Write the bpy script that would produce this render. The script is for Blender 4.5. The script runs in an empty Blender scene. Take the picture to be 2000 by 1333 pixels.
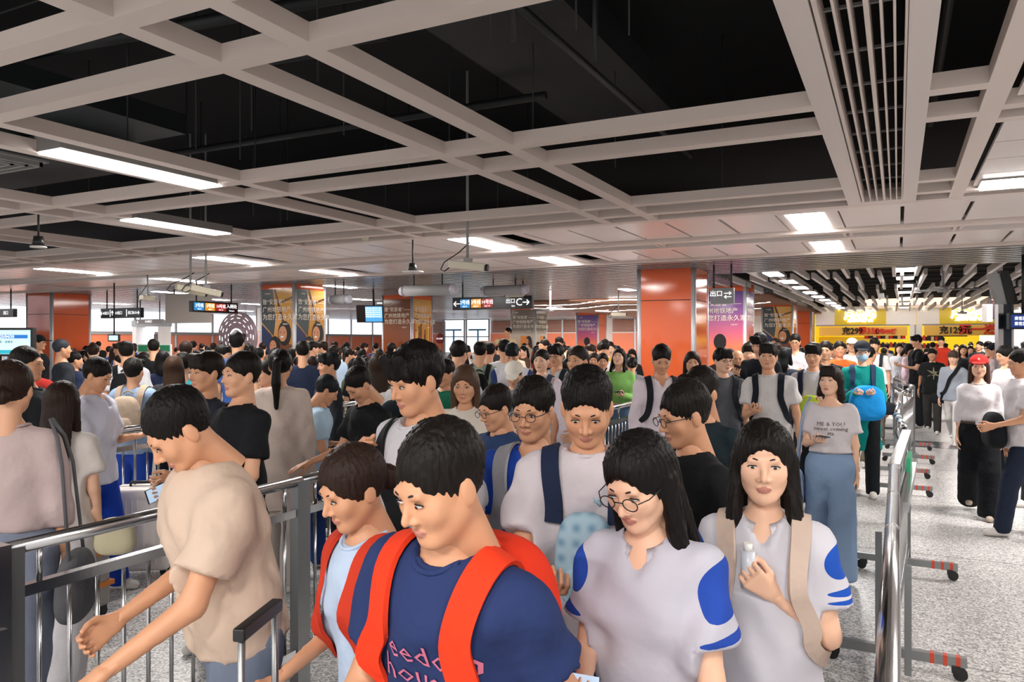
import bpy, math, random
import numpy as np
from mathutils import Vector, Matrix
random.seed(7); rng = np.random.default_rng(7)
D2R = math.pi/180
scene = bpy.context.scene
COL = scene.collection
# ------------------------------------------------------------------ camera, world, exposure
CAM_H = 1.78; FOC = 1480.0; YAW = 27*D2R
cd = bpy.data.cameras.new('camera'); cam = bpy.data.objects.new('camera', cd); COL.objects.link(cam)
cam.location = (0, 0, CAM_H); cam.rotation_euler = (math.pi/2, 0, YAW)
cd.sensor_width = 36; cd.lens = 36*FOC/2000; cd.clip_start = .05; cd.clip_end = 200
scene.camera = cam
scene.view_settings.view_transform = 'Standard'; scene.view_settings.look = 'None'
scene.view_settings.gamma = 1; scene.view_settings.use_curve_mapping = False
scene.view_settings.exposure = 1.3
w = bpy.data.worlds.new('world'); scene.world = w; w.use_nodes = True
w.node_tree.nodes['Background'].inputs[0].default_value = (1, .95, .92, 1)
w.node_tree.nodes['Background'].inputs[1].default_value = 0.5
PANEL_E = 7.0      # emission of the ceiling light panels
# lamps for the room's light panels, plus ones added to brighten the far walls; (x, y, sx, sy, watts)
CEIL = 3.28
def area(x, y, z, sx, sy, p, c=(1, .96, .92), rot=(0, 0, 0)):
    l = bpy.data.lights.new('area_light', 'AREA'); l.shape = 'RECTANGLE'; l.size = sx; l.size_y = sy; l.energy = p; l.color = c
    o = bpy.data.objects.new('area_light', l); o.location = (x, y, z); o.rotation_euler = rot; COL.objects.link(o); return o
for x, y, sx, sy, p in [(-5.96, 4.45, .3, 1.4, 50), (-8.43, 6.9, .3, 1.4, 45), (-.9, 10.4, .3, 1.4, 45), (-.9, 13.1, .3, 1.4, 45), (-6, 10.4, .4, 1.4, 45),
                        (-6, 13.1, .4, 1.4, 45), (-11.1, 10.4, .4, 1.4, 45), (-11.1, 13, .4, 1.4, 45), (-15.9, 10.3, .4, 1.4, 45),
                        (2.2, 8.7, 2.6, .35, 70), (2.5, 3.0, 1.4, .35, 60), (2.5, -1.5, 1.4, .35, 70), (-3, -2.5, 1.4, .35, 110), (-.2, -1.2, .35, 1.4, 60), (-8, 0, .35, 1.4, 60),
                        (-2.5, 19, 1.5, 1.5, 110), (2.5, 21, 1.5, 1.5, 120), (1, 31, 2, 2, 160), (-9, 19.5, 3, 1.4, 130), (-9, 26, 3, 3, 200), (-18, 18, 3, 1.4, 150),
                        (-22, 26, 4, 4, 300), (-30, 20, 2, 8, 380), (-10, 34, 6, 4, 300), (-18, 40, 8, 4, 500), (-8, 41.5, 6, 3, 320)]:
    area(x, y, CEIL-.04, sx, sy, p*.78)
# ------------------------------------------------------------------ helpers
FWD = np.array([-math.sin(YAW), math.cos(YAW)]); RGT = np.array([math.cos(YAW), math.sin(YAW)])
def at(px, d, z=0.):          # a place seen in column px of the photograph at depth d metres
    p = d*(FWD+RGT*(px-1000)/FOC); return (float(p[0]), float(p[1]), z)
def hz(py, d): return CAM_H+(667-py)*d/FOC
def lin(h):
    h = h.lstrip('#'); c = [int(h[i:i+2], 16)/255 for i in (0, 2, 4)]
    return tuple(((v+.055)/1.055)**2.4 if v > .04045 else v/12.92 for v in c)+(1,)
MATS = {}
def mat(name, col='#888888', rough=.5, metal=0., emit=None, es=1., fn=None, spec=.5):
    if name in MATS: return MATS[name]
    m = bpy.data.materials.new(name); m.use_nodes = True; nt = m.node_tree; b = nt.nodes['Principled BSDF']
    b.inputs['Base Color'].default_value = lin(col); b.inputs['Roughness'].default_value = rough; b.inputs['Metallic'].default_value = metal
    b.inputs['Specular IOR Level'].default_value = spec
    if emit: b.inputs['Emission Color'].default_value = lin(emit); b.inputs['Emission Strength'].default_value = es
    if fn: fn(nt, b)
    m.diffuse_color = lin(col); MATS[name] = m; return m
def N(nt, t, **k):
    n = nt.nodes.new(t)
    for a, v in k.items():
        if a.startswith('i_'): n.inputs[int(a[2:]) if a[2:].isdigit() else a[2:].replace('_', ' ')].default_value = v
        else: setattr(n, a, v)
    return n
def bump_noise(scale, dist, strength=.4, stretch=None, detail=2):
    def f(nt, b):
        tc = N(nt, 'ShaderNodeTexCoord'); mp = N(nt, 'ShaderNodeMapping')
        if stretch: mp.inputs['Scale'].default_value = stretch
        n = N(nt, 'ShaderNodeTexNoise', i_Scale=scale, i_Detail=detail); bp = N(nt, 'ShaderNodeBump', i_Strength=strength, i_Distance=dist)
        nt.links.new(tc.outputs['Object'], mp.inputs[0]); nt.links.new(mp.outputs[0], n.inputs['Vector'])
        nt.links.new(n.outputs[0], bp.inputs['Height']); nt.links.new(bp.outputs[0], b.inputs['Normal'])
    return f
def cloth(col, rough=.85):
    if not isinstance(col, str): return col
    return mat('cloth_'+col, col, rough, fn=bump_noise(8, .022, .8, detail=3), spec=.2)
def stripe_cloth(c1, c2, scale=60, ax=0):
    def f(nt, b):
        tc = N(nt, 'ShaderNodeTexCoord'); wv = N(nt, 'ShaderNodeTexWave', i_Scale=scale/6.28*2); wv.bands_direction = 'XYZ'[ax]
        r = N(nt, 'ShaderNodeValToRGB'); r.color_ramp.interpolation = 'CONSTANT'; r.color_ramp.elements[0].color = lin(c1); r.color_ramp.elements[1].color = lin(c2); r.color_ramp.elements[1].position = .5
        nt.links.new(tc.outputs['Object'], wv.inputs['Vector']); nt.links.new(wv.outputs[0], r.inputs[0]); nt.links.new(r.outputs[0], b.inputs['Base Color'])
    return mat('striped_cloth_'+c1+c2, c1, .85, fn=f, spec=.25)
def plaid(c1, c2):
    def f(nt, b):
        tc = N(nt, 'ShaderNodeTexCoord'); mx = N(nt, 'ShaderNodeMix', data_type='RGBA'); mx.inputs[6].default_value = lin(c1); mx.inputs[7].default_value = lin(c2)
        w1 = N(nt, 'ShaderNodeTexWave', i_Scale=7.); w1.bands_direction = 'X'; w2 = N(nt, 'ShaderNodeTexWave', i_Scale=7.); w2.bands_direction = 'Z'
        a = N(nt, 'ShaderNodeMath', operation='MULTIPLY')
        for q in (w1, w2): nt.links.new(tc.outputs['Object'], q.inputs['Vector'])
        nt.links.new(w1.outputs[1], a.inputs[0]); nt.links.new(w2.outputs[1], a.inputs[1]); nt.links.new(a.outputs[0], mx.inputs[0]); nt.links.new(mx.outputs[2], b.inputs['Base Color'])
    return mat('plaid_'+c1+c2, c1, .85, fn=f, spec=.25)
class MB:                       # collects boxes and tubes, then links them as one mesh object
    def __init__(s): s.v = []; s.f = []; s.sm = []
    def box(s, x0, x1, y0, y1, z0, z1, M=None):
        i = len(s.v)
        for z in (z0, z1):
            for x, y in ((x0, y0), (x1, y0), (x1, y1), (x0, y1)):
                p = Vector((x, y, z)); s.v.append(M @ p if M else p)
        s.f += [(i, i+3, i+2, i+1), (i+4, i+5, i+6, i+7)]+[(i+a, i+(a+1) % 4, i+(a+1) % 4+4, i+a+4) for a in range(4)]; s.sm += [0]*6; return s
    def bar(s, a, b, r, n=10, r2=None, cap=True):
        a = Vector(a); b = Vector(b); d = (b-a).normalized(); u = d.orthogonal().normalized(); w_ = d.cross(u); r2 = r if r2 is None else r2; i = len(s.v)
        for p, q in ((a, r), (b, r2)):
            for k in range(n):
                t = 2*math.pi*k/n; s.v.append(p+(u*math.cos(t)+w_*math.sin(t))*q)
        s.f += [(i+k, i+(k+1) % n, i+(k+1) % n+n, i+k+n) for k in range(n)]; s.sm += [1]*n
        if cap: s.f += [tuple(i+k for k in range(n))[::-1], tuple(i+n+k for k in range(n))]; s.sm += [0, 0]
        return s
    def tube(s, pts, r, n=8, rad=None):
        pts = [Vector(p) for p in pts]; i = len(s.v); m = len(pts); up = None
        for j, p in enumerate(pts):
            d = (pts[min(j+1, m-1)]-pts[max(j-1, 0)]).normalized()
            if up is None: up = d.orthogonal().normalized()
            up = (up-d*up.dot(d)).normalized(); w_ = d.cross(up); rr = rad[j] if rad else r
            for k in range(n):
                t = 2*math.pi*k/n; s.v.append(p+(up*math.cos(t)+w_*math.sin(t))*rr)
        for j in range(m-1):
            s.f += [(i+j*n+k, i+j*n+(k+1) % n, i+(j+1)*n+(k+1) % n, i+(j+1)*n+k) for k in range(n)]; s.sm += [1]*n
        s.f += [tuple(i+k for k in range(n))[::-1], tuple(i+(m-1)*n+k for k in range(n))]; s.sm += [0, 0]; return s
    def poly(s, pts, t=0, nrm=None):       # flat outline, with thickness t along nrm
        i = len(s.v); n = len(pts); s.v += [Vector(p) for p in pts]; s.f.append(tuple(range(i, i+n))); s.sm.append(0)
        if t:
            q = Vector(nrm)*t; s.v += [Vector(p)-q for p in pts]; s.f.append(tuple(range(i+n, i+2*n))[::-1]); s.sm.append(0)
            s.f += [(i+k, i+n+k, i+n+(k+1) % n, i+(k+1) % n) for k in range(n)]; s.sm += [0]*n
        return s
    def mesh(s, name):
        me = bpy.data.meshes.new(name); me.from_pydata([tuple(v) for v in s.v], [], s.f); me.polygons.foreach_set('use_smooth', [bool(x) for x in s.sm]); me.update(); return me
    def build(s, name, m, parent=None, bevel=0):
        me = s.mesh(name); me.materials.append(m); return link(name, me, parent, bevel)
def link(name, me, parent=None, bevel=0):
    o = bpy.data.objects.new(name, me); COL.objects.link(o)
    if parent: o.parent = parent
    if bevel:
        b = o.modifiers.new('bevel', 'BEVEL'); b.width = bevel; b.segments = 2; b.limit_method = 'ANGLE'
        me.shade_smooth(); o.modifiers.new('wn', 'WEIGHTED_NORMAL')
    return o
def tag(o, label=None, cat=None, group=None, kind=None):
    if label: o['label'] = label
    if cat: o['category'] = cat
    if group: o['group'] = group
    if kind: o['kind'] = kind
    return o
def empty(name, loc=(0, 0, 0), rz=0, **k):
    o = bpy.data.objects.new(name, None); COL.objects.link(o); o.location = loc; o.rotation_euler = (0, 0, rz); o.empty_display_size = .1; return tag(o, **k)
def copy_tree(o, parent=None):
    c = o.copy(); COL.objects.link(c)
    if parent: c.parent = parent
    for ch in list(o.children): copy_tree(ch, c)
    return c
def text(body, size, m, parent, M, name='lettering', ext=.003, align='CENTER', xs=1., bold=0.):
    c = bpy.data.curves.new('txt', 'FONT'); c.body = body; c.size = size; c.extrude = ext; c.align_x = align; c.align_y = 'CENTER'; c.resolution_u = 2; c.offset = bold
    o = bpy.data.objects.new('txt', c); COL.objects.link(o)
    me = bpy.data.meshes.new_from_object(o.evaluated_get(bpy.context.evaluated_depsgraph_get()))
    bpy.data.objects.remove(o); bpy.data.curves.remove(c)
    me.transform(M @ Matrix.Diagonal((xs, 1, 1, 1))); me.materials.clear(); me.materials.append(m)
    return link(name, me, parent)
def facem(p, ax='-Y'):       # matrix that stands text up at p facing the given way
    R = {'-Y': Matrix.Rotation(math.pi/2, 4, 'X'), '+X': Matrix.Rotation(math.pi/2, 4, 'Z') @ Matrix.Rotation(math.pi/2, 4, 'X')}[ax]
    return Matrix.Translation(p) @ R
# ------------------------------------------------------------------ materials
def _floor(nt, b):
    tc = N(nt, 'ShaderNodeTexCoord')
    n1 = N(nt, 'ShaderNodeTexVoronoi', i_Scale=95.); n2 = N(nt, 'ShaderNodeTexNoise', i_Scale=.7, i_Detail=3.); n3 = N(nt, 'ShaderNodeTexNoise', i_Scale=55., i_Detail=4.)
    for q in (n1, n2, n3): nt.links.new(tc.outputs['Object'], q.inputs['Vector'])
    sep = N(nt, 'ShaderNodeSeparateColor'); nt.links.new(n1.outputs['Color'], sep.inputs[0])
    r = N(nt, 'ShaderNodeValToRGB'); e = r.color_ramp.elements; e[0].color = lin('#66666a'); e[1].color = lin('#eceae7'); e[0].position = 0; e[1].position = 1
    q = r.color_ramp.elements.new(.35); q.color = lin('#adacaa'); q = r.color_ramp.elements.new(.6); q.color = lin('#c8c5c3')
    nt.links.new(sep.outputs[0], r.inputs[0])
    mx = N(nt, 'ShaderNodeMix', data_type='RGBA', blend_type='OVERLAY'); mx.inputs[0].default_value = .35
    nt.links.new(r.outputs[0], mx.inputs[6]); nt.links.new(n3.outputs[0], mx.inputs[7]); nt.links.new(mx.outputs[2], b.inputs['Base Color'])
    mr = N(nt, 'ShaderNodeMapRange', i_3=.22, i_4=.42); nt.links.new(n2.outputs[0], mr.inputs[0]); nt.links.new(mr.outputs[0], b.inputs['Roughness'])
FLOOR = mat('terrazzo', '#999999', .3, fn=_floor)
FSTRIP = mat('dark_terrazzo', '#55565a', .25)
BEAM = mat('painted_beam', '#ddd0c8', .55, fn=bump_noise(30, .001, .2))
PANEL = mat('ceiling_panel_white', '#e6ddd8', .3, fn=bump_noise(3, .002, .15))
SLAT = mat('metal_slat', '#b4b6b8', .24, .8)
BAFFLE = mat('baffle_white', '#c9c4c0', .45)
DARK = mat('void_black', '#050708', .95)
DARKP = mat('dark_pipe', '#26292b', .5, .3)
LIGHT = mat('light_panel', '#ffffff', .5, emit='#fffaf6', es=PANEL_E)
LIGHTF = mat('light_frame', '#8f8c8a', .4)
ORANGE = mat('orange_glass', '#d9643a', .09, fn=bump_noise(1.2, .0015, .1))
ORANGEW = mat('orange_wall_panel', '#ee8660', .2)
CHROME = mat('brushed_steel_trim', '#c4c7cc', .4, .35)
STEEL = mat('stainless', '#c3c4c6', .2, 1., fn=bump_noise(40, .0006, .15, (1, 1, .05)))
STEELD = mat('stainless_dull', '#8d8f90', .35, .9)
BLACK = mat('black_plastic', '#101214', .45)
DGREY = mat('dark_grey', '#2a2d30', .5)
WHITE = mat('white_paint', '#e9e6e3', .5)
WLET = mat('white_lit_lettering', '#ffffff', .5, emit='#ffffff', es=.5)
GREYP = mat('grey_plastic', '#9a9a9a', .5)
CREAM = mat('cream_metal', '#d9d3bd', .45)
# ------------------------------------------------------------------ the setting
fl = MB().box(-42, 16, -7, 50, -.1, 0).build('floor', FLOOR); tag(fl, kind='structure')
for y0, y1, x0, x1 in ((14.4, 15.3, -3.6, 7), (8.9, 9.1, -40, -3.6), (26.5, 27.4, -3.6, 7)):
    tag(MB().box(x0, x1, y0, y1, 0, .003).build('floor', FSTRIP), kind='structure')
# floor slab joints
j = MB()
for k in range(-8, 5): j.box(k*2.4-.004, k*2.4+.004, -5, 45, 0, .0012)
for k in range(-2, 16): j.box(-20, 8, k*2.4-.004, k*2.4+.004, 0, .0012)
tag(j.build('floor_joint_lines', mat('joint', '#7d7c7b', .5)), kind='structure')
# plenum: dark slab, closing walls
tag(MB().box(-42, 16, -7, 50, 5.2, 5.3).build('ceiling_slab', DARK), kind='structure')
tag(MB().box(8.5, 8.7, -7, 42, 0, 5.3).build('wall_right', mat('wall_white', '#d8d2ce', .5)), kind='structure')
ceiling = empty('ceiling', kind='structure')
BD = .10; PX = 2.86; PY = 2.88
def beam(x0, x1, y0, y1, z0=CEIL, h=BD, m=BEAM, name='ceiling_beam', par=None): return MB().box(x0, x1, y0, y1, z0, z0+h).build(name, m, par or ceiling)
xs_beams = [(.47, .60, -3, 9.15)]
for k in range(0, 8):
    xs_beams += [(-2.76-PX*k, -2.63-PX*k, -3, 9.15), (-3.37-PX*k, -3.24-PX*k, -3, 9.15)]
for x0, x1, y0, y1 in xs_beams: beam(x0, x1, y0, y1, CEIL+.001)
for k in range(-1, 3):
    Y0 = 2.29+PY*k
    for a in (0, .63):
        beam(-26, -.49, Y0+a, Y0+a+.13); beam(.17, .47, Y0+a, Y0+a+.13)
beam(-26, .6, 9.15, 9.3, CEIL-.002); beam(-26, 8, 9.32, 9.62, CEIL+.02, .1, PANEL)
# slotted air duct with its two wide cheeks
duct = empty('ceiling_air_slot', (0, 0, 0), kind='structure')
for x0, x1, z in ((-.49, -.355, CEIL-.004), (.045, .17, CEIL-.004)): MB().box(x0, x1, -1, 9.15, z, z+.16).build('duct_cheek', mat('duct_cheek_white', '#dbd2cd', .5), duct)
for i, x in enumerate((-.345, -.268, -.205, -.14, -.075, -.02, .03)):
    MB().box(x, x+(.022 if i in (0, 3) else .012), -1, 9.0, CEIL+.0, CEIL+.13).build('duct_blade', BEAM, duct)
for k in range(16): MB().box(-.35, .045, -1+k*.62, -.98+k*.62, CEIL+.1, CEIL+.115).build('duct_cross_bar', GREYP, duct)
MB().box(-.49, .17, 9.0, 9.15, CEIL-.002, CEIL+.13).build('duct_end_cap', mat('duct_cheek_white'), duct)
MB().box(-.5, .18, -1, 9.1, CEIL+.2, CEIL+.5).build('duct_box', DARK, duct)
# panel fields
panels = empty('ceiling', kind='structure')
def panel(x0, x1, y0, y1, z=CEIL+.03, m=PANEL): return MB().box(x0, x1, y0, y1, z, z+.03).build('ceiling_panel', m, panels)
lights_at = []
for (y0, y1) in ((9.66, 11.12), (12.3, 13.85)):
    for k in range(-38, 11):
        x0 = .065+.685*k; x1 = x0+.645
        lc = [c for c in (-.92, -6.02, -11.12, -16.0, -21, 4.2) if x0 < c < x1]
        if lc or (k in (-8, -16, 2) and y0 > 9): 
            if lc: lights_at.append((x0+.09, x1-.14, y0+.02, y1-.02)); panel(x0-.02, x0+.07, y0, y1); panel(x1-.12, x1+.02, y0, y1)
            elif k == -16 or k == -8: panel(x0, x0+.15, y0, y1); panel(x1-.15, x1, y0, y1)
            else: panel(x0, x1, y0, y1)
            continue
        panel(x0, x1, y0, y1)
beam(-26, 8, 11.14, 11.36, CEIL-.02, .06, BEAM); beam(-26, 8, 11.36, 12.0, CEIL+.1, .03, SLAT); beam(-26, 8, 12.0, 12.28, CEIL+.0, .1, PANEL); beam(-26, 8, 13.87, 14.05, CEIL-.01, .1, BEAM)
for x in (-.62, .74, -3.36, -8.8):   # little cross noggings
    for a in (-.06, .02): beam(x+a-.02, x+a+.02, 11.36, 12.0, CEIL+.02, .06, BEAM)
# right-hand panel field
for k in range(0, 16):
    y0 = -.55+.62*k
    if k in (5, 10, 15): beam(.6, 8, y0+.05, y0+.17); beam(.6, 8, y0+.38, y0+.5); continue
    if y0 > 8.3: continue
    panel(.66, 4.5, y0, y0+.6); panel(4.52, 8.4, y0, y0+.6)
# linear slats beyond the panels, running across
slats = empty('ceiling_slats', kind='structure')
me_s = {}
def slat(x0, x1, y, z=CEIL-.02, wd=.1, h=.07, m=SLAT, nm='slat'):
    k = (round(x0, 2), round(x1, 2), wd, h, m.name)
    if k not in me_s:
        me = MB().box(x0, x1, 0, wd, 0, h).mesh('slat'); me.materials.append(m); me_s[k] = me
    o = link(nm, me_s[k], slats); o.location = (0, y, z); return o
y = 14.15
while y < 16.9:
    slat(-34, 8, y, m=SLAT, wd=.13, h=.11); y += .33
while y < 42:
    slat(-34, -3.7 if y < 25 else -14.2, y, wd=.16, h=.12); y += .4 if y < 28 else .5
tag(MB().box(-34, -3.6, 16.9, 42.6, CEIL+.12, CEIL+.14).build('ceiling_backing', mat('slat_backing', '#1c1e20', .6)), kind='structure')
# fanned baffles over the right-hand passage
segs = [(16.95, 19.6, 0.), (19.2, 24.3, .16), (24.1, 30.2, .02), (30, 36, .2), (35.8, 42.4, .05)]
for y0, y1, dx in segs:
    for k in range(-8, 19):
        x = -2.9+.47*k+dx
        if x < -3.2 and y0 < 17: continue
        ang = .009*((k*7+int(y0)) % 3-1)
        o = MB().box(-.035, .035, 0, y1-y0, 0, .14).build('baffle', BAFFLE, slats); o.location = (x, y0, CEIL-.02+(.1 if (k+int(y0)) % 2 else 0)*0); o.rotation_euler = (0, 0, ang)
# joists and pipes seen in the dark voids
pl = empty('ceiling_void_services', kind='structure')
for k in range(14): MB().box(-4, 8, 17.5+k*1.8, 17.56+k*1.8, CEIL+.55, CEIL+.6).build('void_rail', DARKP, pl)
for x0, y0, x1, y1, z, r in ((-2.2, 1.5, -2.2, 9, 3.95, .03), (-.9, 3.1, -2.9, 3.5, 4.05, .022), (-1.2, 6.5, -2.1, 6.6, 3.7, .018), (-6.2, 4.3, -4, 4.6, 4.0, .03), (-6.4, 4.5, -3.6, 4.9, 4.15, .02),
                             (-12, 3.4, -3, 4.5, 4.3, .05), (-12, 6.4, -3, 6.6, 4.1, .04), (.3, 1, .3, 9, 4.0, .03), (-1.8, 3.3, -.6, 3.2, 3.85, .012), (-3.9, 1.3, -2.7, 1.9, 3.9, .03)):
    MB().bar((x0, y0, z), (x1, y1, z+.03), r).build('void_pipe', DARKP, pl)
for i in range(46):
    x = random.uniform(-13, .4); y = random.uniform(1.5, 9); MB().bar((x, y, CEIL+.12), (x, y, 5.2), .006, 6).build('hanger_rod', DARKP, pl)
MB().tube([(-1.05, 3.4, 4.2), (-1.95, 3.9, 4.15), (-2.05, 4.05, 4.1), (-2.08, 4.1, 4.0), (-2.08, 4.1, 3.6)], .02).build('void_pipe', DARKP, pl)
MB().tube([(-.45, 4.6, 4.1), (-1.6, 4.6, 4.1), (-1.72, 4.62, 4.06), (-1.75, 4.62, 3.98), (-1.75, 4.62, 3.6)], .018).build('void_pipe', DARKP, pl)
MB().box(-3.4, -2.2, 3.2, 8.6, 4.3, 4.6).build('air_duct', mat('duct_black', '#12181a', .6), pl); MB().box(-9.9, -6.5, 3.2, 5.4, 3.9, 4.1).build('air_duct', mat('duct_bluegrey', '#1c2326', .5), pl)
for i in range(9): MB().box(-10, -3.4, 3.0+i*.012, 3.0+i*.012+.006, 4.0+.05*i, 4.01+.05*i).build('cable_tray_rung', DARKP, pl) if i % 3 == 0 else None
# light fixtures
ORD = ('nearest', 'second nearest', 'third from the front', 'fourth from the front', 'fifth from the front', 'sixth from the front', 'seventh from the front', 'eighth from the front', 'farthest')
def fixture(x0, x1, y0, y1, label, z=CEIL+.0, deep=.06):
    t = empty('ceiling_light', ((x0+x1)/2, (y0+y1)/2, z), label=label, cat='light', group='ceiling light panels')
    a, b = (x1-x0)/2, (y1-y0)/2
    MB().box(-a, a, -b, b, .0, .012).build('diffuser', LIGHT, t)
    MB().box(-a-.02, a+.02, -b-.02, b+.02, .014, .014+deep).build('housing', LIGHTF, t)
    return t
fixture(-6.11, -5.81, 3.67, 5.24, 'long lit ceiling panel set low in the dark grid, largest at upper left', CEIL-.01, .14)
fixture(-8.6, -8.28, 6.17, 7.62, 'lit ceiling panel in the dark grid, second one down at the left', CEIL-.01, .1)
lab2 = {(-1, 9): 'square-looking bright ceiling light, larger of the pair right of centre', (-1, 12): 'square-looking bright ceiling light, smaller of the pair right of centre',
        (-6, 9): 'bright ceiling panel light beside the central hanging security camera', (-6, 12): 'bright ceiling panel light just right of the hanging security camera',
        (-11, 9): 'slim ceiling light above the hanging line-entrance sign', (-11, 12): 'slim ceiling light over the pair of poster-clad columns at centre left'}
for x0, x1, y0, y1 in lights_at:
    if x0 < -19: continue
    fixture(x0, x1, y0, y1, lab2.get((round((x0+x1)/2), int(y0)), 'slim ceiling light near the left edge, %s strip' % ('nearer' if y0 < 10 else 'farther') if x0 < -12 else 'ceiling light panel far right of the passage, %s strip' % ('nearer' if y0 < 10 else 'farther')), CEIL+.02)
fixture(.72, 3.6, 8.42, 8.86, 'long lit ceiling panel cut by the right edge', CEIL-.0, .05)
for i, (px, y_, ln) in enumerate(((110, 16.5, 1.4), (218, 19.6, 1.4), (340, 16.0, 1.4), (415, 19.2, 1.3), (500, 22.5, 1.3), (665, 16.3, 1.1), (700, 21.5, 1.2), (1225, 21, .8), (760, 24.5, 1.2), (590, 27, 1.4), (40, 23, 1.6), (470, 27, 1.4))):
    v = FWD+RGT*(px-1000)/FOC; x = v[0]*y_/v[1]
    fixture(x-.14, x+.14, y_-ln/2, y_+ln/2, 'narrow ceiling light among the far metal slats, '+('above the far-left orange column', 'over the grey direction sign', 'right of the far-left orange column', 'behind the beige hanging board', 'left of the two-women posters', 'just right of the two-women column', 'above the blue-text monitor', 'left of the tall orange column', 'over the bronze column', 'behind the two-women column', 'at the left edge', 'over the round sign')[i], CEIL-.03)
for i in range(8):
    x, y_ = at(1835-i*5.0, 16.8+i*2.1+i*i*.18)[:2]; fixture(-.05+.02*i, .33+.02*i, y_-.45, y_+.45, 'small square light in the row above the right-hand passage, %s' % ORD[i], CEIL+.1)
for i in range(9):
    v = FWD+RGT*((1500+i*17-1000)/FOC); y_ = 17.6+i*2.4
    fixture(-2.62+.02*i, -2.3+.02*i, y_-.5, y_+.5, 'small square light in the slanting row beside the right columns, %s' % ORD[i], CEIL-.03)
# ------------------------------------------------------------------ columns
def grad(name, stops, z0=.0, z1=CEIL, rough=.12):
    def f(nt, b):
        g = N(nt, 'ShaderNodeTexCoord'); s = N(nt, 'ShaderNodeSeparateXYZ'); mr = N(nt, 'ShaderNodeMapRange', i_1=z0, i_2=z1); r = N(nt, 'ShaderNodeValToRGB')
        nt.links.new(g.outputs['Object'], s.inputs[0]); nt.links.new(s.outputs[2], mr.inputs[0]); nt.links.new(mr.outputs[0], r.inputs[0])
        e = r.color_ramp.elements; e[0].position = stops[0][0]; e[0].color = lin(stops[0][1]); e[1].position = stops[-1][0]; e[1].color = lin(stops[-1][1])
        for p, c in stops[1:-1]: q = e.new(p); q.color = lin(c)
        nt.links.new(r.outputs[0], b.inputs['Base Color'])
    return mat(name, stops[0][1], rough, fn=f)
PURPLE = grad('poster_sunset', [(.2, '#e8762f'), (.5, '#e27a5a'), (.62, '#c8607e'), (.78, '#8a5a94'), (1, '#4d4a86')])
BRONZE = grad('poster_bronze', [(.2, '#7d3a12'), (.6, '#8a4519'), (.8, '#7a4a2e'), (1, '#6a442f')])
GOLD = grad('poster_gold', [(.2, '#8a4b1c'), (.55, '#c8862f'), (1, '#d9a95a')])
GREYB = grad('poster_greybrown', [(.3, '#b07a50'), (.62, '#cfc0ae'), (.7, '#6d6356'), (1, '#7b7166')])
PINKC = grad('poster_pink', [(.2, '#d98f8d'), (.6, '#e6b4ae'), (.72, '#e8dcd8'), (1, '#efe9e6')], rough=.3)
TXT = mat('poster_white_print', '#f3ead8', .5)
AD = ('致“安居者”——', '广州地铁地产', '为您打造永久家')
def face_frame(kind, X, Y, w_):   # matrix: local x across, y up, z out of the wall
    return (Matrix.Translation((X, Y, 0)) @ Matrix.Rotation(math.pi/2, 4, 'X')) if kind == 'front' else (Matrix.Translation((X, Y, 0)) @ Matrix.Rotation(math.pi/2, 4, 'Z') @ Matrix.Rotation(math.pi/2, 4, 'X'))
def flat(pts, M, m, parent, name, off=.012, t=.004):
    b = MB(); b.poly([(x, y, off) for x, y in pts], t, (0, 0, 1)); me = b.mesh(name); me.transform(M); me.materials.append(m); return link(name, me, parent)
def ellp(cx, cy, rx, ry, n=20, a0=0, a1=360): return [(cx+rx*math.cos((a0+(a1-a0)*i/n)*D2R), cy+ry*math.sin((a0+(a1-a0)*i/n)*D2R)) for i in range(n)]
SKIN_P = mat('poster_skin', '#c98a63', .4); HAIR_P = mat('poster_hair', '#15110f', .4); NAVY_P = mat('poster_navy', '#1c2a52', .3); GOLDB = mat('poster_gold_flat', '#d8a13c', .3); BRN = mat('poster_brown', '#5a3218', .3); SILH = mat('poster_silhouette', '#0d0b0d', .3)
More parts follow.
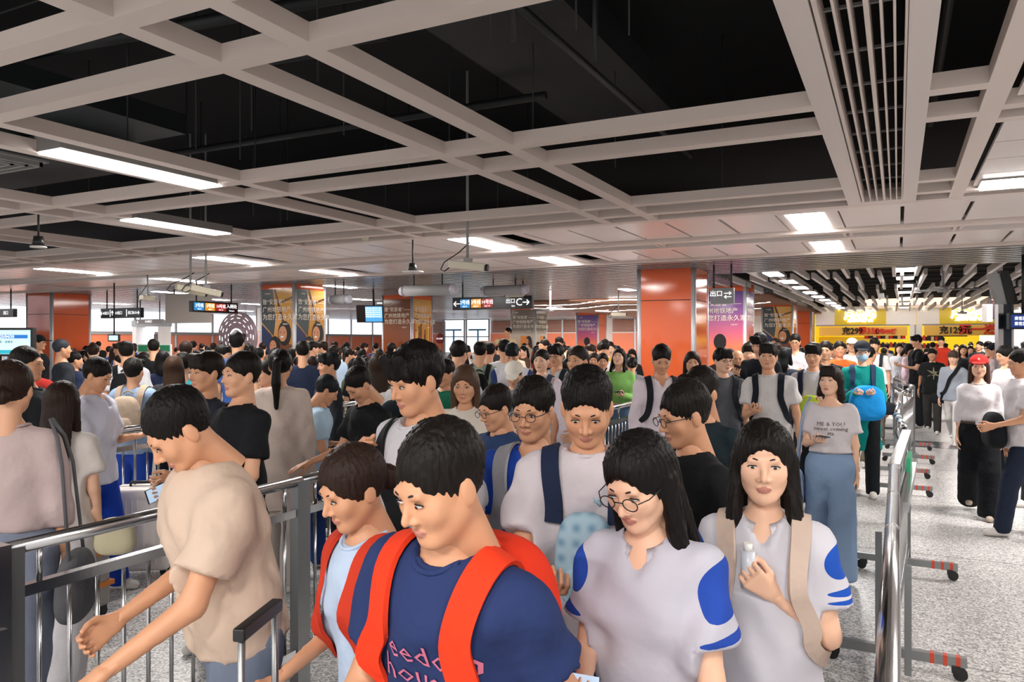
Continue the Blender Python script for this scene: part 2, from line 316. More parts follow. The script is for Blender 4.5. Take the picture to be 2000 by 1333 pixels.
def poster(M, w_, kind, parent, top=3.14, dark=False):
    x0, x1 = .04, w_-.04
    pm = {'women': GOLD, 'sunset': PURPLE, 'bronze': BRONZE, 'street': GOLD, 'grey': GREYB}[kind]
    flat([(x0, .3), (x1, .3), (x1, top), (x0, top)], M, pm, parent, 'poster_sheet', .008)
    if kind == 'women':
        flat([(x0, .3), (x0+.5, .3), (x0+.5, 1.7), (x0+.36, 1.95), (x0, 2.25)], M, NAVY_P, parent, 'poster_picture', .011)
        flat([(x0, 2.3), (x0+.45, 1.9), (x0+.52, 2.4), (x0+.42, top), (x0, top)], M, mat('poster_slate', '#3a4548', .3), parent, 'poster_picture', .010)
        flat([(x0+.45, top), (x0+.52, top), (x0+1.0, 1.75), (x0+.95, 1.65)], M, BRN, parent, 'poster_picture', .013)
        flat([(x0+.60, 2.8), (x1, 2.95), (x1, 2.9), (x0+.62, 2.74)], M, BRN, parent, 'poster_picture', .013)
        for cx, cy, s in ((x0+.80, 2.0, 1.2), (x0+.46, 1.66, 1.0)):
            flat(ellp(cx+.03, cy-.02, .19*s, .27*s), M, HAIR_P, parent, 'poster_hair', .014)
            flat(ellp(cx-.03, cy-.03, .12*s, .17*s), M, SKIN_P, parent, 'poster_face', .016)
            flat(ellp(cx-.05, cy-.11, .045*s, .022*s, 12), M, WHITE, parent, 'poster_smile', .018)
            for e in (-.09, .02): flat(ellp(cx+e*s, cy+.01, .022*s, .008*s, 10), M, HAIR_P, parent, 'poster_eye', .018)
            flat([(cx-.26*s, cy-.62), (cx+.3*s, cy-.62), (cx+.22*s, cy-.26*s), (cx-.1*s, cy-.23*s)], M, mat('poster_blouse', '#6b3a22', .4), parent, 'poster_blouse', .0125)
        for i in range(9): flat(ellp(x0+.06+.045*i, 1.05+.19*((i*5) % 4), .012, .02, 8), M, mat('poster_city_light', '#d98a7a', .4), parent, 'poster_city_light', .013)
    if kind == 'sunset':
        cx = .62
        flat(ellp(cx, 1.76, .17, .22), M, SILH, parent, 'silhouette_head', .012); flat([(cx-.09, 1.6), (cx+.13, 1.6), (cx+.16, 1.2), (cx+.42, 1.05), (cx+.45, .4), (cx-.4, .4), (cx-.36, 1.05), (cx-.05, 1.2)], M, SILH, parent, 'silhouette_body', .013)
        flat(ellp(cx+.13, 1.7, .035, .07, 12), M, BLACK, parent, 'silhouette_headphone', .015)
    if kind in ('street', 'bronze') and kind == 'street':
        for i in range(22):
            x = x0+.05+random.random()*(x1-x0-.1); h = .25+.35*random.random(); z = 1.65+.45*random.random()
            flat([(x-.04, z-.3), (x+.04, z-.3), (x+.03, z+h), (x-.02, z+h)], M, mat(('poster_warm%d' % (i % 3)), ('#e8b45c', '#5a2d14', '#b9451f')[i % 3], .4), parent, 'poster_picture', .011+.0006*i)
        flat([(x0, 2.55), (x1, 2.35), (x1, 2.31), (x0, 2.51)], M, BRN, parent, 'poster_picture', .012); flat([(x0, 2.75), (x1, 2.62), (x1, 2.6), (x0, 2.73)], M, BRN, parent, 'poster_picture', .012)
    if kind == 'grey':
        flat([(x0+.45, .3), (x0+.9, .3), (x0+.9, 2.0), (x0+.45, 2.0)], M, mat('poster_orange_door', '#e8892b', .3), parent, 'poster_picture', .011)
        flat(ellp(x0+.85, 1.8, .14, .2), M, HAIR_P, parent, 'poster_hair', .014); flat([(x0+.86, 1.8), (x0+1.0, 1.8), (x0+1.04, 1.25), (x0+.86, 1.3)], M, HAIR_P, parent, 'poster_hair', .0145)
        flat(ellp(x0+.77, 1.76, .07, .13), M, SKIN_P, parent, 'poster_face', .016); flat([(x0+.62, .5), (x1, .5), (x1, 1.35), (x0+.85, 1.55), (x0+.7, 1.4)], M, mat('poster_coat', '#b9a58f', .4), parent, 'poster_coat', .015)
    if kind in ('women', 'sunset', 'bronze', 'street', 'grey'):
        for i, s in enumerate(AD):
            text(s, .158+.008*i, TXT, parent, M @ Matrix.Translation((x0+.07, 2.80-.2*i, .022)), 'slogan_line', .001, 'LEFT', 1.0, .0)
        text('广州地铁', .05, TXT, parent, M @ Matrix.Translation((x0+.14, 3.02, .022)), 'small_print', .001, 'LEFT')
        text('地铁地产', .05, TXT, parent, M @ Matrix.Translation((x1-.35, 2.22, .022)), 'small_print', .001, 'LEFT')
def column(XR, Y0, label, front=None, side=None, W=1.2, pm=ORANGE, seam=2.62):
    t = empty('column', (XR-W/2, Y0+W/2, 0), label=label, cat='column', group='clad columns')
    a = W/2; h = CEIL+.1
    for nm, bx in (('front', (-a+.05, a-.05, -a, -a+.04)), ('side', (a-.04, a, -a+.05, a-.05)), ('back', (-a+.05, a-.05, a-.04, a)), ('left', (-a, -a+.04, -a+.05, a-.05))):
        MB().box(bx[0], bx[1], bx[2], bx[3], .02, seam-.008).build('cladding_panel', pm, t); MB().box(bx[0], bx[1], bx[2], bx[3], seam+.008, h).build('cladding_panel', pm, t)
    MB().box(-a+.03, a-.03, -a+.03, a-.03, 0, h).build('column_core', DGREY, t)
    for sx in (-1, 1):
        for sy in (-1, 1): MB().bar((sx*(a-.035), sy*(a-.035), 0), (sx*(a-.035), sy*(a-.035), h), .055, 14).build('corner_trim', CHROME, t)
    MB().box(-a-.01, a+.01, -a-.01, a+.01, 0, .12).build('plinth', STEELD, t)
    if front: poster(face_frame('front', -a, -a, W), W, front, t)
    if side: poster(face_frame('side', a, -a, W), W, side, t)
    return t
column(-3.67, 15.35, 'tall plain glossy orange column right of centre, nearest of all')
column(-3.67, 21.1, 'column with a sunset poster of a dark headphone silhouette, behind the nearest orange column', 'sunset', 'sunset', W=1.3)
column(-3.67, 31.5, 'column with a gold and navy poster, third in the row along the passage', 'women', None)
column(-3.67, 38.6, 'small plain orange column beside the yellow shop front', None, None, W=1.3)
column(-13.95, 14.95, 'column with gold and navy posters of two smiling women on both faces', 'women', 'women')
column(-13.95, 20.3, 'brown bronze column with white slogan, left of the hanging exit sign', 'bronze', 'street')
column(-13.95, 29.6, 'column with a grey and orange poster of a long-haired woman under the exit sign', 'grey', 'grey')
column(-13.95, 37.3, 'distant column with a purple sunset poster at centre', 'sunset', None, W=1.25)
column(-23.4, 14.45, 'plain reddish orange column at the far left', None, None, W=1.3)
pk = column(-23.9, 25.2, 'pale pink column with printed lettering left of the round dark sign', None, None, W=1.9, pm=PINKC, seam=2.2)
for i in range(4): text('服务 · 票务 · 指引', .10, mat('grey_print', '#6f6a6a', .5), pk, face_frame('front', -.8, -.96, 1) @ Matrix.Translation((.75, 2.1-.17*i, .01)), 'printed_line', .001)
flat([(.3, 2.0), (1.2, 2.2), (1.15, 2.02), (.35, 1.86)], face_frame('side', .96, -.9, 1), mat('print_teal', '#3f9a8c', .5), pk, 'printed_boat')
def atY(px, Y, z=0):
    v = FWD+RGT*(px-1000)/FOC; d = Y/v[1]; return (float(d*v[0]), Y, z)
# grey round column with print at far left edge
t = empty('column', (-28.2, 15.2, 0), label='grey printed round column cut at the far left', cat='column', group='clad columns')
MB().bar((0, 0, 0), (0, 0, CEIL+.1), .33, 28).build('shaft', mat('grey_column', '#8f9196', .5), t)
for i in range(4): text('乘车须知', .14, DGREY, t, facem((0, -.35, 2.6-.2*i)), 'printed_line', .001)
# ------------------------------------------------------------------ far walls
W1 = empty('wall_left', kind='structure'); GLOW = mat('backlit_white_wall', '#ffffff', .5, emit='#f4f6ff', es=.6)
MB().box(-34.3, -34.1, -7, 46, 0, 5.2).build('wall_core', mat('wall_white', '#d8d2ce', .5), W1)
y = -6
while y < 45:
    MB().box(-34.1, -34.04, y+.03, y+2.35, 0, 2.1).build('wall_panel', ORANGEW, W1); MB().box(-34.1, -34.05, y+.02, y+2.38, 2.25, CEIL+.9).build('backlit_panel', GLOW, W1)
    MB().bar((-34.0, y, 0), (-34.0, y, 3.3), .07).build('wall_mullion', CHROME, W1); y += 2.4
MB().box(-34.1, -33.9, -7, 46, 2.1, 2.25).build('wall_rail', GREYP, W1)
W2 = empty('wall_back', kind='structure'); YB = 46.
MB().box(-34.3, -3.9, YB+.1, YB+.3, 0, 5.2).build('wall_core', mat('wall_white'), W2)
LOUV = mat('wall_louver_brown', '#a8603c', .4)
def bx(px0, px1, z0, z1, m, nm, y0=YB, dy=.08): 
    a, b = atY(px0, y0)[0], atY(px1, y0)[0]; return MB().box(a, b, y0, y0+dy, z0, z1).build(nm, m, W2)
for px0, px1 in ((640, 698), (706, 732), (752, 770), (845, 866), (958, 998), (1062, 1096), (1099, 1134), (1196, 1238), (1240, 1290), (1292, 1340)):
    bx(px0, px1, 0, 2.3, ORANGEW, 'wall_panel')
    for k in range(8): bx(px0, px1, 2.38+.1*k, 2.43+.1*k, LOUV, 'wall_louver', YB-.02)
    bx(px0, px1, 2.3, 2.36, WHITE, 'wall_rail', YB-.03); bx(px1+.5, px1+4, 0, 3.2, CHROME, 'wall_mullion', YB-.04)
# bright glazed screens in the back wall
sky = mat('daylight_glass', '#ffffff', .3, emit='#e6f2ff', es=.62)
n = 1
for px0, px1 in ((868, 908), (912, 956), (732, 752)):
    t = empty('window_%d' % n, kind='structure'); n += 1
    a, b = atY(px0, YB)[0], atY(px1, YB)[0]
    MB().box(a, b, YB-.02, YB+.02, .9, 3.3).build('pane', sky, t)
    for z in (.9, 2.05, 3.25): MB().box(a, b, YB-.1, YB-.03, z, z+.07).build('window_bar', GREYP, t)
    for x in (a, b, ): MB().box(x-.05, x+.05, YB-.1, YB-.03, 0, 3.3).build('window_bar', GREYP, t)
    MB().box(a+.2, b-.2, YB-.15, YB-.11, 2.5, 2.62).build('blue_beam_outside', mat('blue_steel', '#5f93b4', .5), t); MB().box(b-.9, b-.78, YB-.15, YB-.11, .9, 2.5).build('blue_beam_outside', mat('blue_steel'), t)
# curvy lit wood-slat ceiling in the middle distance
wc = empty('ceiling', kind='structure'); WOOD = mat('ceiling_wood', '#7d5742', .6); LED = mat('led_line', '#ffffff', .5, emit='#fff4ea', es=.8)
MB().box(-14, -3.8, 25, 45, CEIL+.05, CEIL+.08).build('ceiling_wood_backing', mat('wood_dark', '#4a3a32', .6), wc)
for k in range(34): 
    z = CEIL-.02
    MB().tube([(-14+x*.52, 25.4+.56*k+.45*math.sin(x*.55+.25*k), z) for x in range(21)], .07, 6).build('wavy_slat', WOOD, wc)
for k, (yy, ph, x0, n_) in enumerate(((26.2, 0, -13.5, 18), (29.5, 1.4, -13.0, 18), (34.5, 2.9, -12.5, 17))):
    MB().tube([(x0+x*.52, yy+1.3*math.sin(x*.5+ph), CEIL-.08) for x in range(n_)], .022, 6).build('led_line', LED, wc)
    MB().tube([(x0-.2+.7*(1-math.cos(a*.45)), yy+1.1*math.sin(ph)+.8*math.sin(a*.45)-1.0, CEIL-.08) for a in range(-4, 5)], .022, 6).build('led_line', LED, wc)
# ------------------------------------------------------------------ shop
SY = 43.
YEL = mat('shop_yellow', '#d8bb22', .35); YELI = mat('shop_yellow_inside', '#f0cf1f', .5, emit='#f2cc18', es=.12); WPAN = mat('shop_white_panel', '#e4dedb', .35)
shop = empty('snack_shop', (0, SY, 0), label='yellow snack shop front at the end of the passage', cat='shop')
def sx(px, y_=SY): return atY(px, y_)[0]
def sb(px0, px1, y0, y1, z0, z1, m, nm): return MB().box(sx(px0), sx(px1), y0-SY, y1-SY, z0, z1).build(nm, m, shop)
sb(1590, 1990, SY+3.6, SY+3.7, 0, 3.6, YELI, 'back_wall'); sb(1590, 1990, SY, SY+3.7, 3.3, 3.34, WHITE, 'shop_ceiling'); sb(1586, 1594, SY, SY+3.7, 0, 3.5, YELI, 'side_wall')
sb(1594, 2060, SY-.12, SY, 3.42, 3.56, WHITE, 'cornice')
for a, b, m, nm in ((1594, 1630, WPAN, 'fascia_panel'), (1630.5, 1730, YEL, 'sign_board'), (1731, 1789, WPAN, 'fascia_panel'), (1790, 1834, WPAN, 'fascia_panel'), (1835, 1953, YEL, 'sign_board')):
    sb(a, b, SY-.08, SY, 2.62, 3.41, m, nm)
sb(1777, 1801, SY-.06, SY, 0, 2.61, WPAN, 'pier_panel'); sb(1786, 1789, SY-.07, SY-.065, 0, 2.6, GREYP, 'pier_joint'); sb(1952, 1962, SY-.1, SY+.1, 0, 3.4, WPAN, 'pier_panel')
for px0, px1 in ((1594, 1777), (1801, 1952)): sb(px0, px1, SY-.04, SY, 2.55, 2.62, GREYP, 'shutter_box')
BAN = mat('banner_orange', '#e8b552', .5); BLKT = mat('print_black', '#1b1512', .5); REDT = mat('print_red', '#d8321f', .5)
sb(1600, 1772, SY-.1, SY-.09, 2.05, 2.5, BAN, 'banner'); sb(1805, 1950, SY-.1, SY-.09, 2.05, 2.55, BAN, 'banner')
def st(s, px, z, size, m, xs=1., nm='lettering', y_=-.13, ext=.02, bold=.0): text(s, size, m, shop, facem((sx(px), y_, z)), nm, ext, 'CENTER', xs, bold)
st('周黑鸭', 1680, 3.1, .5, WLET, 1.0, 'sign_lettering', bold=.04); st('ZHOU HEI YA', 1680, 2.82, .17, WLET, 1.1, 'sign_lettering', bold=.02)
st('周黑鸭', 1893, 3.12, .52, WLET, 1.0, 'sign_lettering', bold=.04); st('ZHOU HEI YA', 1893, 2.84, .17, WLET, 1.1, 'sign_lettering', bold=.02)
st('充299', 1665, 2.28, .42, BLKT, .95, 'banner_lettering', bold=.01); st('得350', 1697, 2.28, .42, REDT, .95, 'banner_lettering', bold=.012); st('全场88折', 1729, 2.26, .27, REDT, .95, 'banner_lettering', bold=.01)
st('充129元', 1866, 2.3, .42, BLKT, .95, 'banner_lettering', bold=.01); st('买一送一', 1921, 2.32, .5, REDT, 1.05, 'banner_lettering', bold=.02)
for px in (1613, 1639, 1691, 1746, 1804, 1862, 1930):
    sb(px-1.5, px+1.5, SY-.2, SY-.1, 3.4, 3.42, mat('spot_lens', '#ffffff', emit='#fff0c8', es=3.), 'downlight')
for px0, px1, z in ((1690, 1776, 1.45), (1690, 1776, 1.9), (1804, 1850, 1.4), (1804, 1850, 1.8), (1610, 1680, 1.2)):
    sb(px0, px1, SY+.5, SY+.8, z-.03, z, WHITE, 'shelf')
    k = 0
    px = px0+2
    while px < px1-4:
        c = ('#d8321f', '#1f1a18', '#f6e9c8')[k % 3]
        p = MB(); p.box(-.11, .11, -.04, .04, 0, .2); p.box(-.06, .06, -.03, .03, .2, .27); p.box(-.07, .07, -.045, -.04, .04, .15)
        o = p.build('snack_packet', mat('packet'+c, c, .4)); o.location = (sx(px), SY+.62, z+.001); tag(o, '%s snack packet, %s of the yellow shop, %s from left' % (('red', 'black', 'cream')[k % 3], {(1690, 1.45): 'lower left-hand shelf', (1690, 1.9): 'upper left-hand shelf', (1804, 1.4): 'lower right-hand shelf', (1804, 1.8): 'upper right-hand shelf', (1610, 1.2): 'far left low shelf'}[(px0, z)], ('first', 'second', 'third', 'fourth', 'fifth', 'sixth', 'seventh', 'eighth', 'ninth', 'tenth', 'eleventh', 'twelfth')[k % 12]), 'packet', 'snack packets on the shop shelves'); px += 8; k += 1
sb(1801, 1950, SY+.3, SY+.9, 0, 1.1, YEL, 'counter'); sb(1801, 1950, SY+.25, SY+.95, 1.1, 1.14, WHITE, 'counter_top')
sb(1918, 1950, SY+1.2, SY+1.3, 1.0, 2.1, mat('menu_glow', '#ffffff', emit='#fff4d8', es=.9), 'lit_menu'); sb(1816, 1890, SY+.2, SY+.25, 2.0, 2.05, BLACK, 'awning_bar')
sb(1594, 1700, SY+1.6, SY+1.7, .9, 2.0, mat('shop_poster', '#f0d33a', .5), 'poster')
area(.5, SY-1.2, 3.2, 8, .3, 15, (1, .93, .8), (.9, 0, 0)); area(.5, SY+1.8, 3.2, 7, 2, 42, (1, .93, .8))
tag(MB().box(-4.5, 8.7, SY+.6, SY+.8, 3.56, 5.2).build('wall_bulkhead', DGREY), kind='structure')
cv = MB().box(sx(1690), sx(1953), SY-.3, SY-.1, 3.58, 3.95).build('cove_light_panel', mat('cove_glow', '#ffffff', emit='#ffcfa8', es=.7)); tag(cv, 'warm glowing strip above the yellow shop sign', 'light')
tag(MB().box(5.3, 8.7, 39, 39.2, 0, 3.6).build('wall_far_right', mat('wall_cream', '#e8dcae', .5)), kind='structure')
# ------------------------------------------------------------------ hanging signs
SBLK = mat('sign_black', '#0e1216', .25)
B2 = mat('line_blue', '#2a93d8', .3, emit='#2a93d8', es=.2); B3 = mat('line_amber', '#f0a53a', .3, emit='#f0a53a', es=.2); B14 = mat('line_red', '#b3261f', .3, emit='#b3261f', es=.15)
def hang_rods(t, xs, z0, m=DGREY, dy=0):
    for x in xs: MB().bar((x, dy, z0), (x, dy, CEIL-z_of(t)+0.0), .02).build('hanging_rod', m, t)
def z_of(t): return t.location.z
def sign(name, px0, px1, y_top, y_bot, d, items, label, axis='X', flip=False, m=SBLK):
    z0, z1 = hz(y_bot, d), hz(y_top, d); h = z1-z0
    if axis == 'X':
        p = at(px0, d); q = atY(px1, p[1]); L = q[0]-p[0]; loc = ((p[0]+q[0])/2, p[1], (z0+z1)/2); rz = 0
    else:
        p = at(px0, d); v = FWD+RGT*(px1-1000)/FOC; dd = p[0]/v[0]; L = dd*v[1]-p[1]; loc = (p[0], p[1]+L/2, (z0+z1)/2); rz = math.pi/2
    t = empty(name, loc, rz, label=label, cat='sign')
    MB().box(-L/2, L/2, -.06, .06, -h/2, h/2).build('sign_case', m, t, .008)
    for x in (-L*.38, L*.38): MB().bar((x, 0, h/2), (x, 0, CEIL+.12-loc[2]), .02).build('hanging_rod', DGREY, t)
    for kind, x, wd, s, sz, mm in items:
        X = -L/2+x*L
        if kind == 'b':
            MB().box(X-wd*L/2, X+wd*L/2, -.075, -.06, -h*.34, h*.36).build('line_badge', mm, t, .02)
            text(s, h*.4, WLET, t, facem((X, -.08, h*.08)), 'sign_lettering', .002, 'CENTER', .9, .0); text('Line '+s[:-2], h*.17, WLET, t, facem((X, -.08, -h*.22)), 'sign_lettering', .002)
        elif kind == 't': text(s, sz*h, WLET if mm is None else mm, t, facem((X, -.065, wd*h)), 'sign_lettering', .002, 'CENTER', 1, .0)
        elif kind in '<>^v':
            a = {'<': 0, '>': math.pi, '^': -math.pi/2, 'v': math.pi/2}[kind]; M = facem((X, -.07, 0)) @ Matrix.Rotation(a, 4, 'Z'); s2 = h*sz; b = MB()
            b.box(-s2*.8, s2*.9, -s2*.12, s2*.12, 0, .006, M); b.box(0, s2*.95, -s2*.12, s2*.12, 0, .006, M @ Matrix.Translation((-s2*.9, 0, 0)) @ Matrix.Rotation(.75, 4, 'Z')); b.box(0, s2*.95, -s2*.12, s2*.12, 0, .006, M @ Matrix.Translation((-s2*.9, 0, 0)) @ Matrix.Rotation(-.75, 4, 'Z'))
            b.build('arrow', WLET, t)
        elif kind == '|': MB().box(X-.008, X+.008, -.07, -.06, -h*.35, h*.35).build('divider', WLET, t)
    return t
sign('exit_sign', 886, 1041, 583, 607, 20, [('<', .06, 0, '', .3, None), ('b', .168, .125, '2号线', 1, B2), ('b', .31, .125, '3号线', 1, B3), ('b', .455, .13, '14号线', 1, B14),
     ('t', .74, .1, '出口', .42, None), ('t', .775, -.27, 'Exit', .18, None), ('t', .845, 0, 'C', .82, None), ('>', .93, 0, '', .3, None)], 'black hanging sign with three line badges and exit C arrows, at centre')
sign('entrance_sign', 372, 462, 588, 610, 19, [('b', .14, .21, '2号线', 1, B2), ('b', .37, .21, '3号线', 1, B3), ('b', .6, .23, '14号线', 1, B14), ('t', .85, .12, '入闸处', .42, None), ('t', .85, -.26, 'Entrance', .17, None)],
     'black hanging entrance sign with blue, amber and red line badges at left', 'Y')
sign('direction_sign', 200, 278, 604, 623, 23, [('<', .05, 0, '', .25, None), ('t', .15, 0, 'E出口', .35, None), ('|', .25, 0, '', 1, None), ('^', .31, 0, '', .25, None), ('t', .44, 0, 'G.H出口', .38, None), ('|', .66, 0, '', 1, None), ('t', .8, 0, '出口B.C', .38, None), ('>', .94, 0, '', .25, None)],
     'grey hanging direction sign with three exits at far left')
sign('direction_sign', 268, 318, 625, 634, 29, [('v', .08, 0, '', .3, None), ('t', .5, 0, 'G.H出口', .6, None)], 'small grey sign over the bright gate left of the pink column', m=GREYP)
sign('direction_sign', -40, 30, 606, 622, 23, [('<', .5, 0, '', .3, None), ('t', .8, 0, '出口', .5, None)], 'black hanging sign cut by the left edge above the screen')
s5 = sign('shop_direction_sign', 1389, 1434, 564, 595, 15.0, [('t', .25, .12, '出口', .4, None), ('t', .75, 0, '⇄', .5, None)], 'grey lit hanging sign in front of the sunset poster column', m=mat('sign_grey', '#6c6f70', .4))
# blank beige board behind the entrance sign
o = MB().box(-.95, .95, -.03, .03, -.43, .43).build('hanging_board', mat('board_beige', '#cfc7bd', .5), bevel=.01); p = at(368, 22, 3.28-.55); o.location = p
for x in (-.6, .6): MB().bar((x, 0, .43), (x, 0, .66), .02).build('hanging_rod', DGREY, o)
tag(o, 'blank beige hanging board behind the entrance sign', 'board')
# round dark disc sign
t = empty('round_sign', at(464, 27, 1.9), label='large round dark grey disc sign with white ring lettering', cat='sign')
b = MB(); b.bar((0, -.05, 0), (0, .05, 0), .92, 48); b.build('disc', mat('disc_plum', '#6a5a60', .4), t)
for r_ in (.55, .7, .82, .4):
    for k in range(14 if r_ > .5 else 8):
        a0 = k*.45+r_*7; b = MB(); b.tube([(r_*math.cos(a0+q*.05), -.06, r_*math.sin(a0+q*.05)) for q in range(5)], .012, 5); b.build('ring_mark', WLET, t)
b = MB(); b.tube([(.3*math.cos(q*.2+.3), -.06, .3*math.sin(q*.2+.3)) for q in range(13)], .03, 6); b.build('ring_mark', WLET, t)
MB().bar((0, 0, -1.9), (0, 0, -.9), .05).build('stand', STEELD, t)
# ------------------------------------------------------------------ screens
def screen(px0, px1, yt, yb, d, rz, label, m, tilt=0):
    z0, z1 = hz(yb, d), hz(yt, d); c = at((px0+px1)/2, d); L = (px1-px0)*d/FOC; h = z1-z0
    t = empty('monitor', (c[0], c[1], (z0+z1)/2), YAW+rz, label=label, cat='screen'); t.rotation_euler = (tilt, 0, YAW+rz)
    MB().box(-L/2, L/2, -.04, .04, -h/2, h/2).build('casing', BLACK, t, .01); MB().box(-L/2+.03, L/2-.03, -.045, -.04, -h/2+.03, h/2-.03).build('display', m, t)
    return t, L, h
SCR = mat('display_pale_blue', '#bfe6f0', .2, emit='#b8e4ee', es=.35)
t, L, h = screen(-75, 68, 641, 697, 9.5, 0, 'large timetable monitor at the left edge', SCR)
MB().box(-L/2+.04, L/2-.06, -.05, -.045, .045, .09).build('display_band', mat('scr_blue', '#1d6fc0', emit='#1d6fc0', es=.3), t)
MB().box(-L/2+.04, L/2-.035, -.05, -.045, -h/2+.035, -h/2+.08).build('display_band', mat('scr_teal', '#1fa6b8', emit='#1fa6b8', es=.3), t)
text('2025/04/30', .05, WLET, t, facem((.12, -.052, .066)), 'display_lettering', .001); text('首班车   末班车', .035, DGREY, t, facem((.1, -.052, 0)), 'display_lettering', .001)
MB().bar((0, 0, -h/2-1.3), (0, 0, -h/2), .04).build('stand', BLACK, t)
t, L, h = screen(712, 750, 597, 631, 22, -.12, 'hanging monitor with blue notice text between poster columns', mat('display_blue', '#4f9fd8', .2, emit='#4f9fd8', es=.35), .15)
b = MB(); b.box(-L/2-.25, -L/2, .0, .12, -h/2, h/2); b.build('rear_casing', BLACK, t)
for k in range(5): text('乘客请注意列车运行', .055, WLET, t, facem((0, -.05, .17-.062*k)), 'display_lettering', .001)
MB().bar((0, 0, h/2-.02), (0, -.0, CEIL+.3-t.location.z), .03).build('hanging_rod', BLACK, t)
t, L, h = screen(212, 234, 654, 668, 20, 0, 'small monitor above the crowd at left', SCR); MB().bar((0, 0, h/2), (0, 0, CEIL+.3-t.location.z), .02).build('hanging_rod', BLACK, t)
t, L, h = screen(1968, 2030, 612, 644, 13, 0, 'dark blue notice screen cut by the right edge', mat('display_navy', '#16306e', .2, emit='#16306e', es=.3))
for k in range(2): text('乘客服务中心', .07, WLET, t, facem((.02, -.052, .04-.09*k)), 'display_lettering', .001)
MB().bar((0, 0, h/2), (0, 0, CEIL+.15-t.location.z), .03).build('hanging_rod', BLACK, t)
# steel totem at the right with slanted head
t = empty('service_totem', at(1962, 13.2), YAW, label='slim steel and dark totem post with slanted head near right edge', cat='post')
MB().box(-.14, -.05, -.05, .05, 0, 2.42).build('steel_edge', STEEL, t); MB().box(-.05, .09, -.05, .05, 0, 2.42).build('dark_face', mat('totem_navy', '#14202e', .3), t); MB().box(.09, .13, -.05, .05, 0, 2.42).build('steel_edge', STEEL, t)
b = MB(); b.poly([(-.14, -.05, 2.42), (.13, -.05, 2.42), (-.1, -.05, 2.95), (-.3, -.05, 2.95)], .1, (0, -1, 0)); b.build('slanted_head', STEELD, t)
b = MB(); b.poly([(0.02, -.08, 2.42), (.2, -.08, 2.42), (.02, -.08, 3.0), (-.12, -.08, 3.0)], .1, (0, -1, 0)); b.build('slanted_face', BLACK, t)
t = empty('hanging_lamp_box', at(1934, 18, 2.35), YAW, label='white and dark box hanging left of the totem post', cat='box')
MB().box(-.14, .0, -.1, .1, -.12, .3).build('case', WHITE, t, .01); MB().box(.0, .14, -.1, .1, -.05, .4).build('case_dark', mat('maroon_dark', '#3a2226', .4), t, .01); MB().bar((0, 0, .3), (0, 0, CEIL-2.35), .02).build('hanging_rod', BLACK, t)
# ------------------------------------------------------------------ cameras, speakers, fans, detector
def cctv(px, y_, d, label, rz, drop=.35, s=1., tiltc=0.):
    z = hz(y_, d); t = empty('security_camera', at(px, d, z), YAW+rz, label=label, cat='camera')
    MB().bar((0, 0, .06*s), (0, 0, (5.2 if t.location.y < 9.2 else CEIL+.13)-z), .018*s).build('hanging_pole', GREYP, t); MB().box(-.05*s, .05*s, -.03, .03, .05*s, .1*s).build('bracket', GREYP, t)
    MB().box(-.24*s, .24*s, -.055*s, .055*s, -.05*s, .05*s).build('housing', CREAM, t, .015*s); MB().bar((.24*s, 0, 0), (.275*s, 0, 0), .045*s, 16).build('lens', BLACK, t)
    MB().tube([(0, 0, .3*s), (-.15*s, .02, .15*s), (-.32*s, .02, .02), (-.36*s, .02, -.08*s), (-.3*s, 0, -.1*s), (-.22*s, 0, -.03*s)], .008*s, 6).build('cable', BLACK, t)
    for ch in t.children:
        if 'pole' not in ch.name: ch.rotation_euler.y = tiltc
    return t
cctv(913, 520, 9.6, 'cream security camera hanging on a pole at centre', -.25, tiltc=.12)
cctv(372, 568, 12.5, 'security camera pair over the entrance sign, left one', .8, tiltc=.2)
cctv(402, 569, 12.5, 'security camera pair over the entrance sign, right one', .6, tiltc=.2)
cctv(1005, 577, 19, 'grey camera tube over the exit sign', 2.8)
cctv(288, 583, 17, 'small dark camera left of the beige board', 1.5)
cctv(1208, 615, 23, 'dome camera hanging left of the nearest orange column', .4)
cctv(1879, 612, 24, 'little dome camera before the right yellow sign', .4, s=.7)
for px, y_, d, L, lab in ((836, 568, 17, 1.25, 'long grey tube speaker hanging before the bronze column'), (985, 568, 18, 1.0, 'grey tube speaker right above the exit sign'), (663, 586, 19, .45, 'short white tube speaker right of the two-women column')):
    t = empty('tube_speaker', at(px, d, hz(y_, d)), 0, label=lab, cat='speaker')
    MB().bar((-L/2, 0, 0), (L/2, 0, 0), .12, 20).build('tube', GREYP, t)
    for s in (-1, 1): MB().bar((s*L/2, 0, 0), (s*(L/2+.12), 0, 0), .13, 20, .09).build('end_cap', mat('cap_pale', '#b9b7c2', .3), t)
    for s in (-.3, .3): MB().bar((s*L, 0, .1), (s*L, 0, CEIL+.12-t.location.z), .015).build('hanging_rod', DGREY, t)
for px, y_, d, lab in ((806, 531, 11.2, 'dark device on a white ceiling plate'), (75, 482, 9, 'dark ceiling device hanging in the grid at far left'), (1722, 583, 19, 'small lantern-like detector among the right baffles'), (1791, 572, 19, 'white cone speaker among the right baffles')):
    z = hz(y_, d); t = empty('ceiling_device', at(px, d, z), label=lab, cat='device')
    MB().bar((0, 0, 0), (0, 0, .12), .07, 16, .05).build('body', BLACK if d < 12 else WHITE, t); MB().bar((0, 0, .12), (0, 0, CEIL+.02-z), .012).build('stem', DGREY, t); MB().bar((0, 0, -.015), (0, 0, 0), .16 if d == 11.2 else .09, 20).build('plate', WHITE, t)
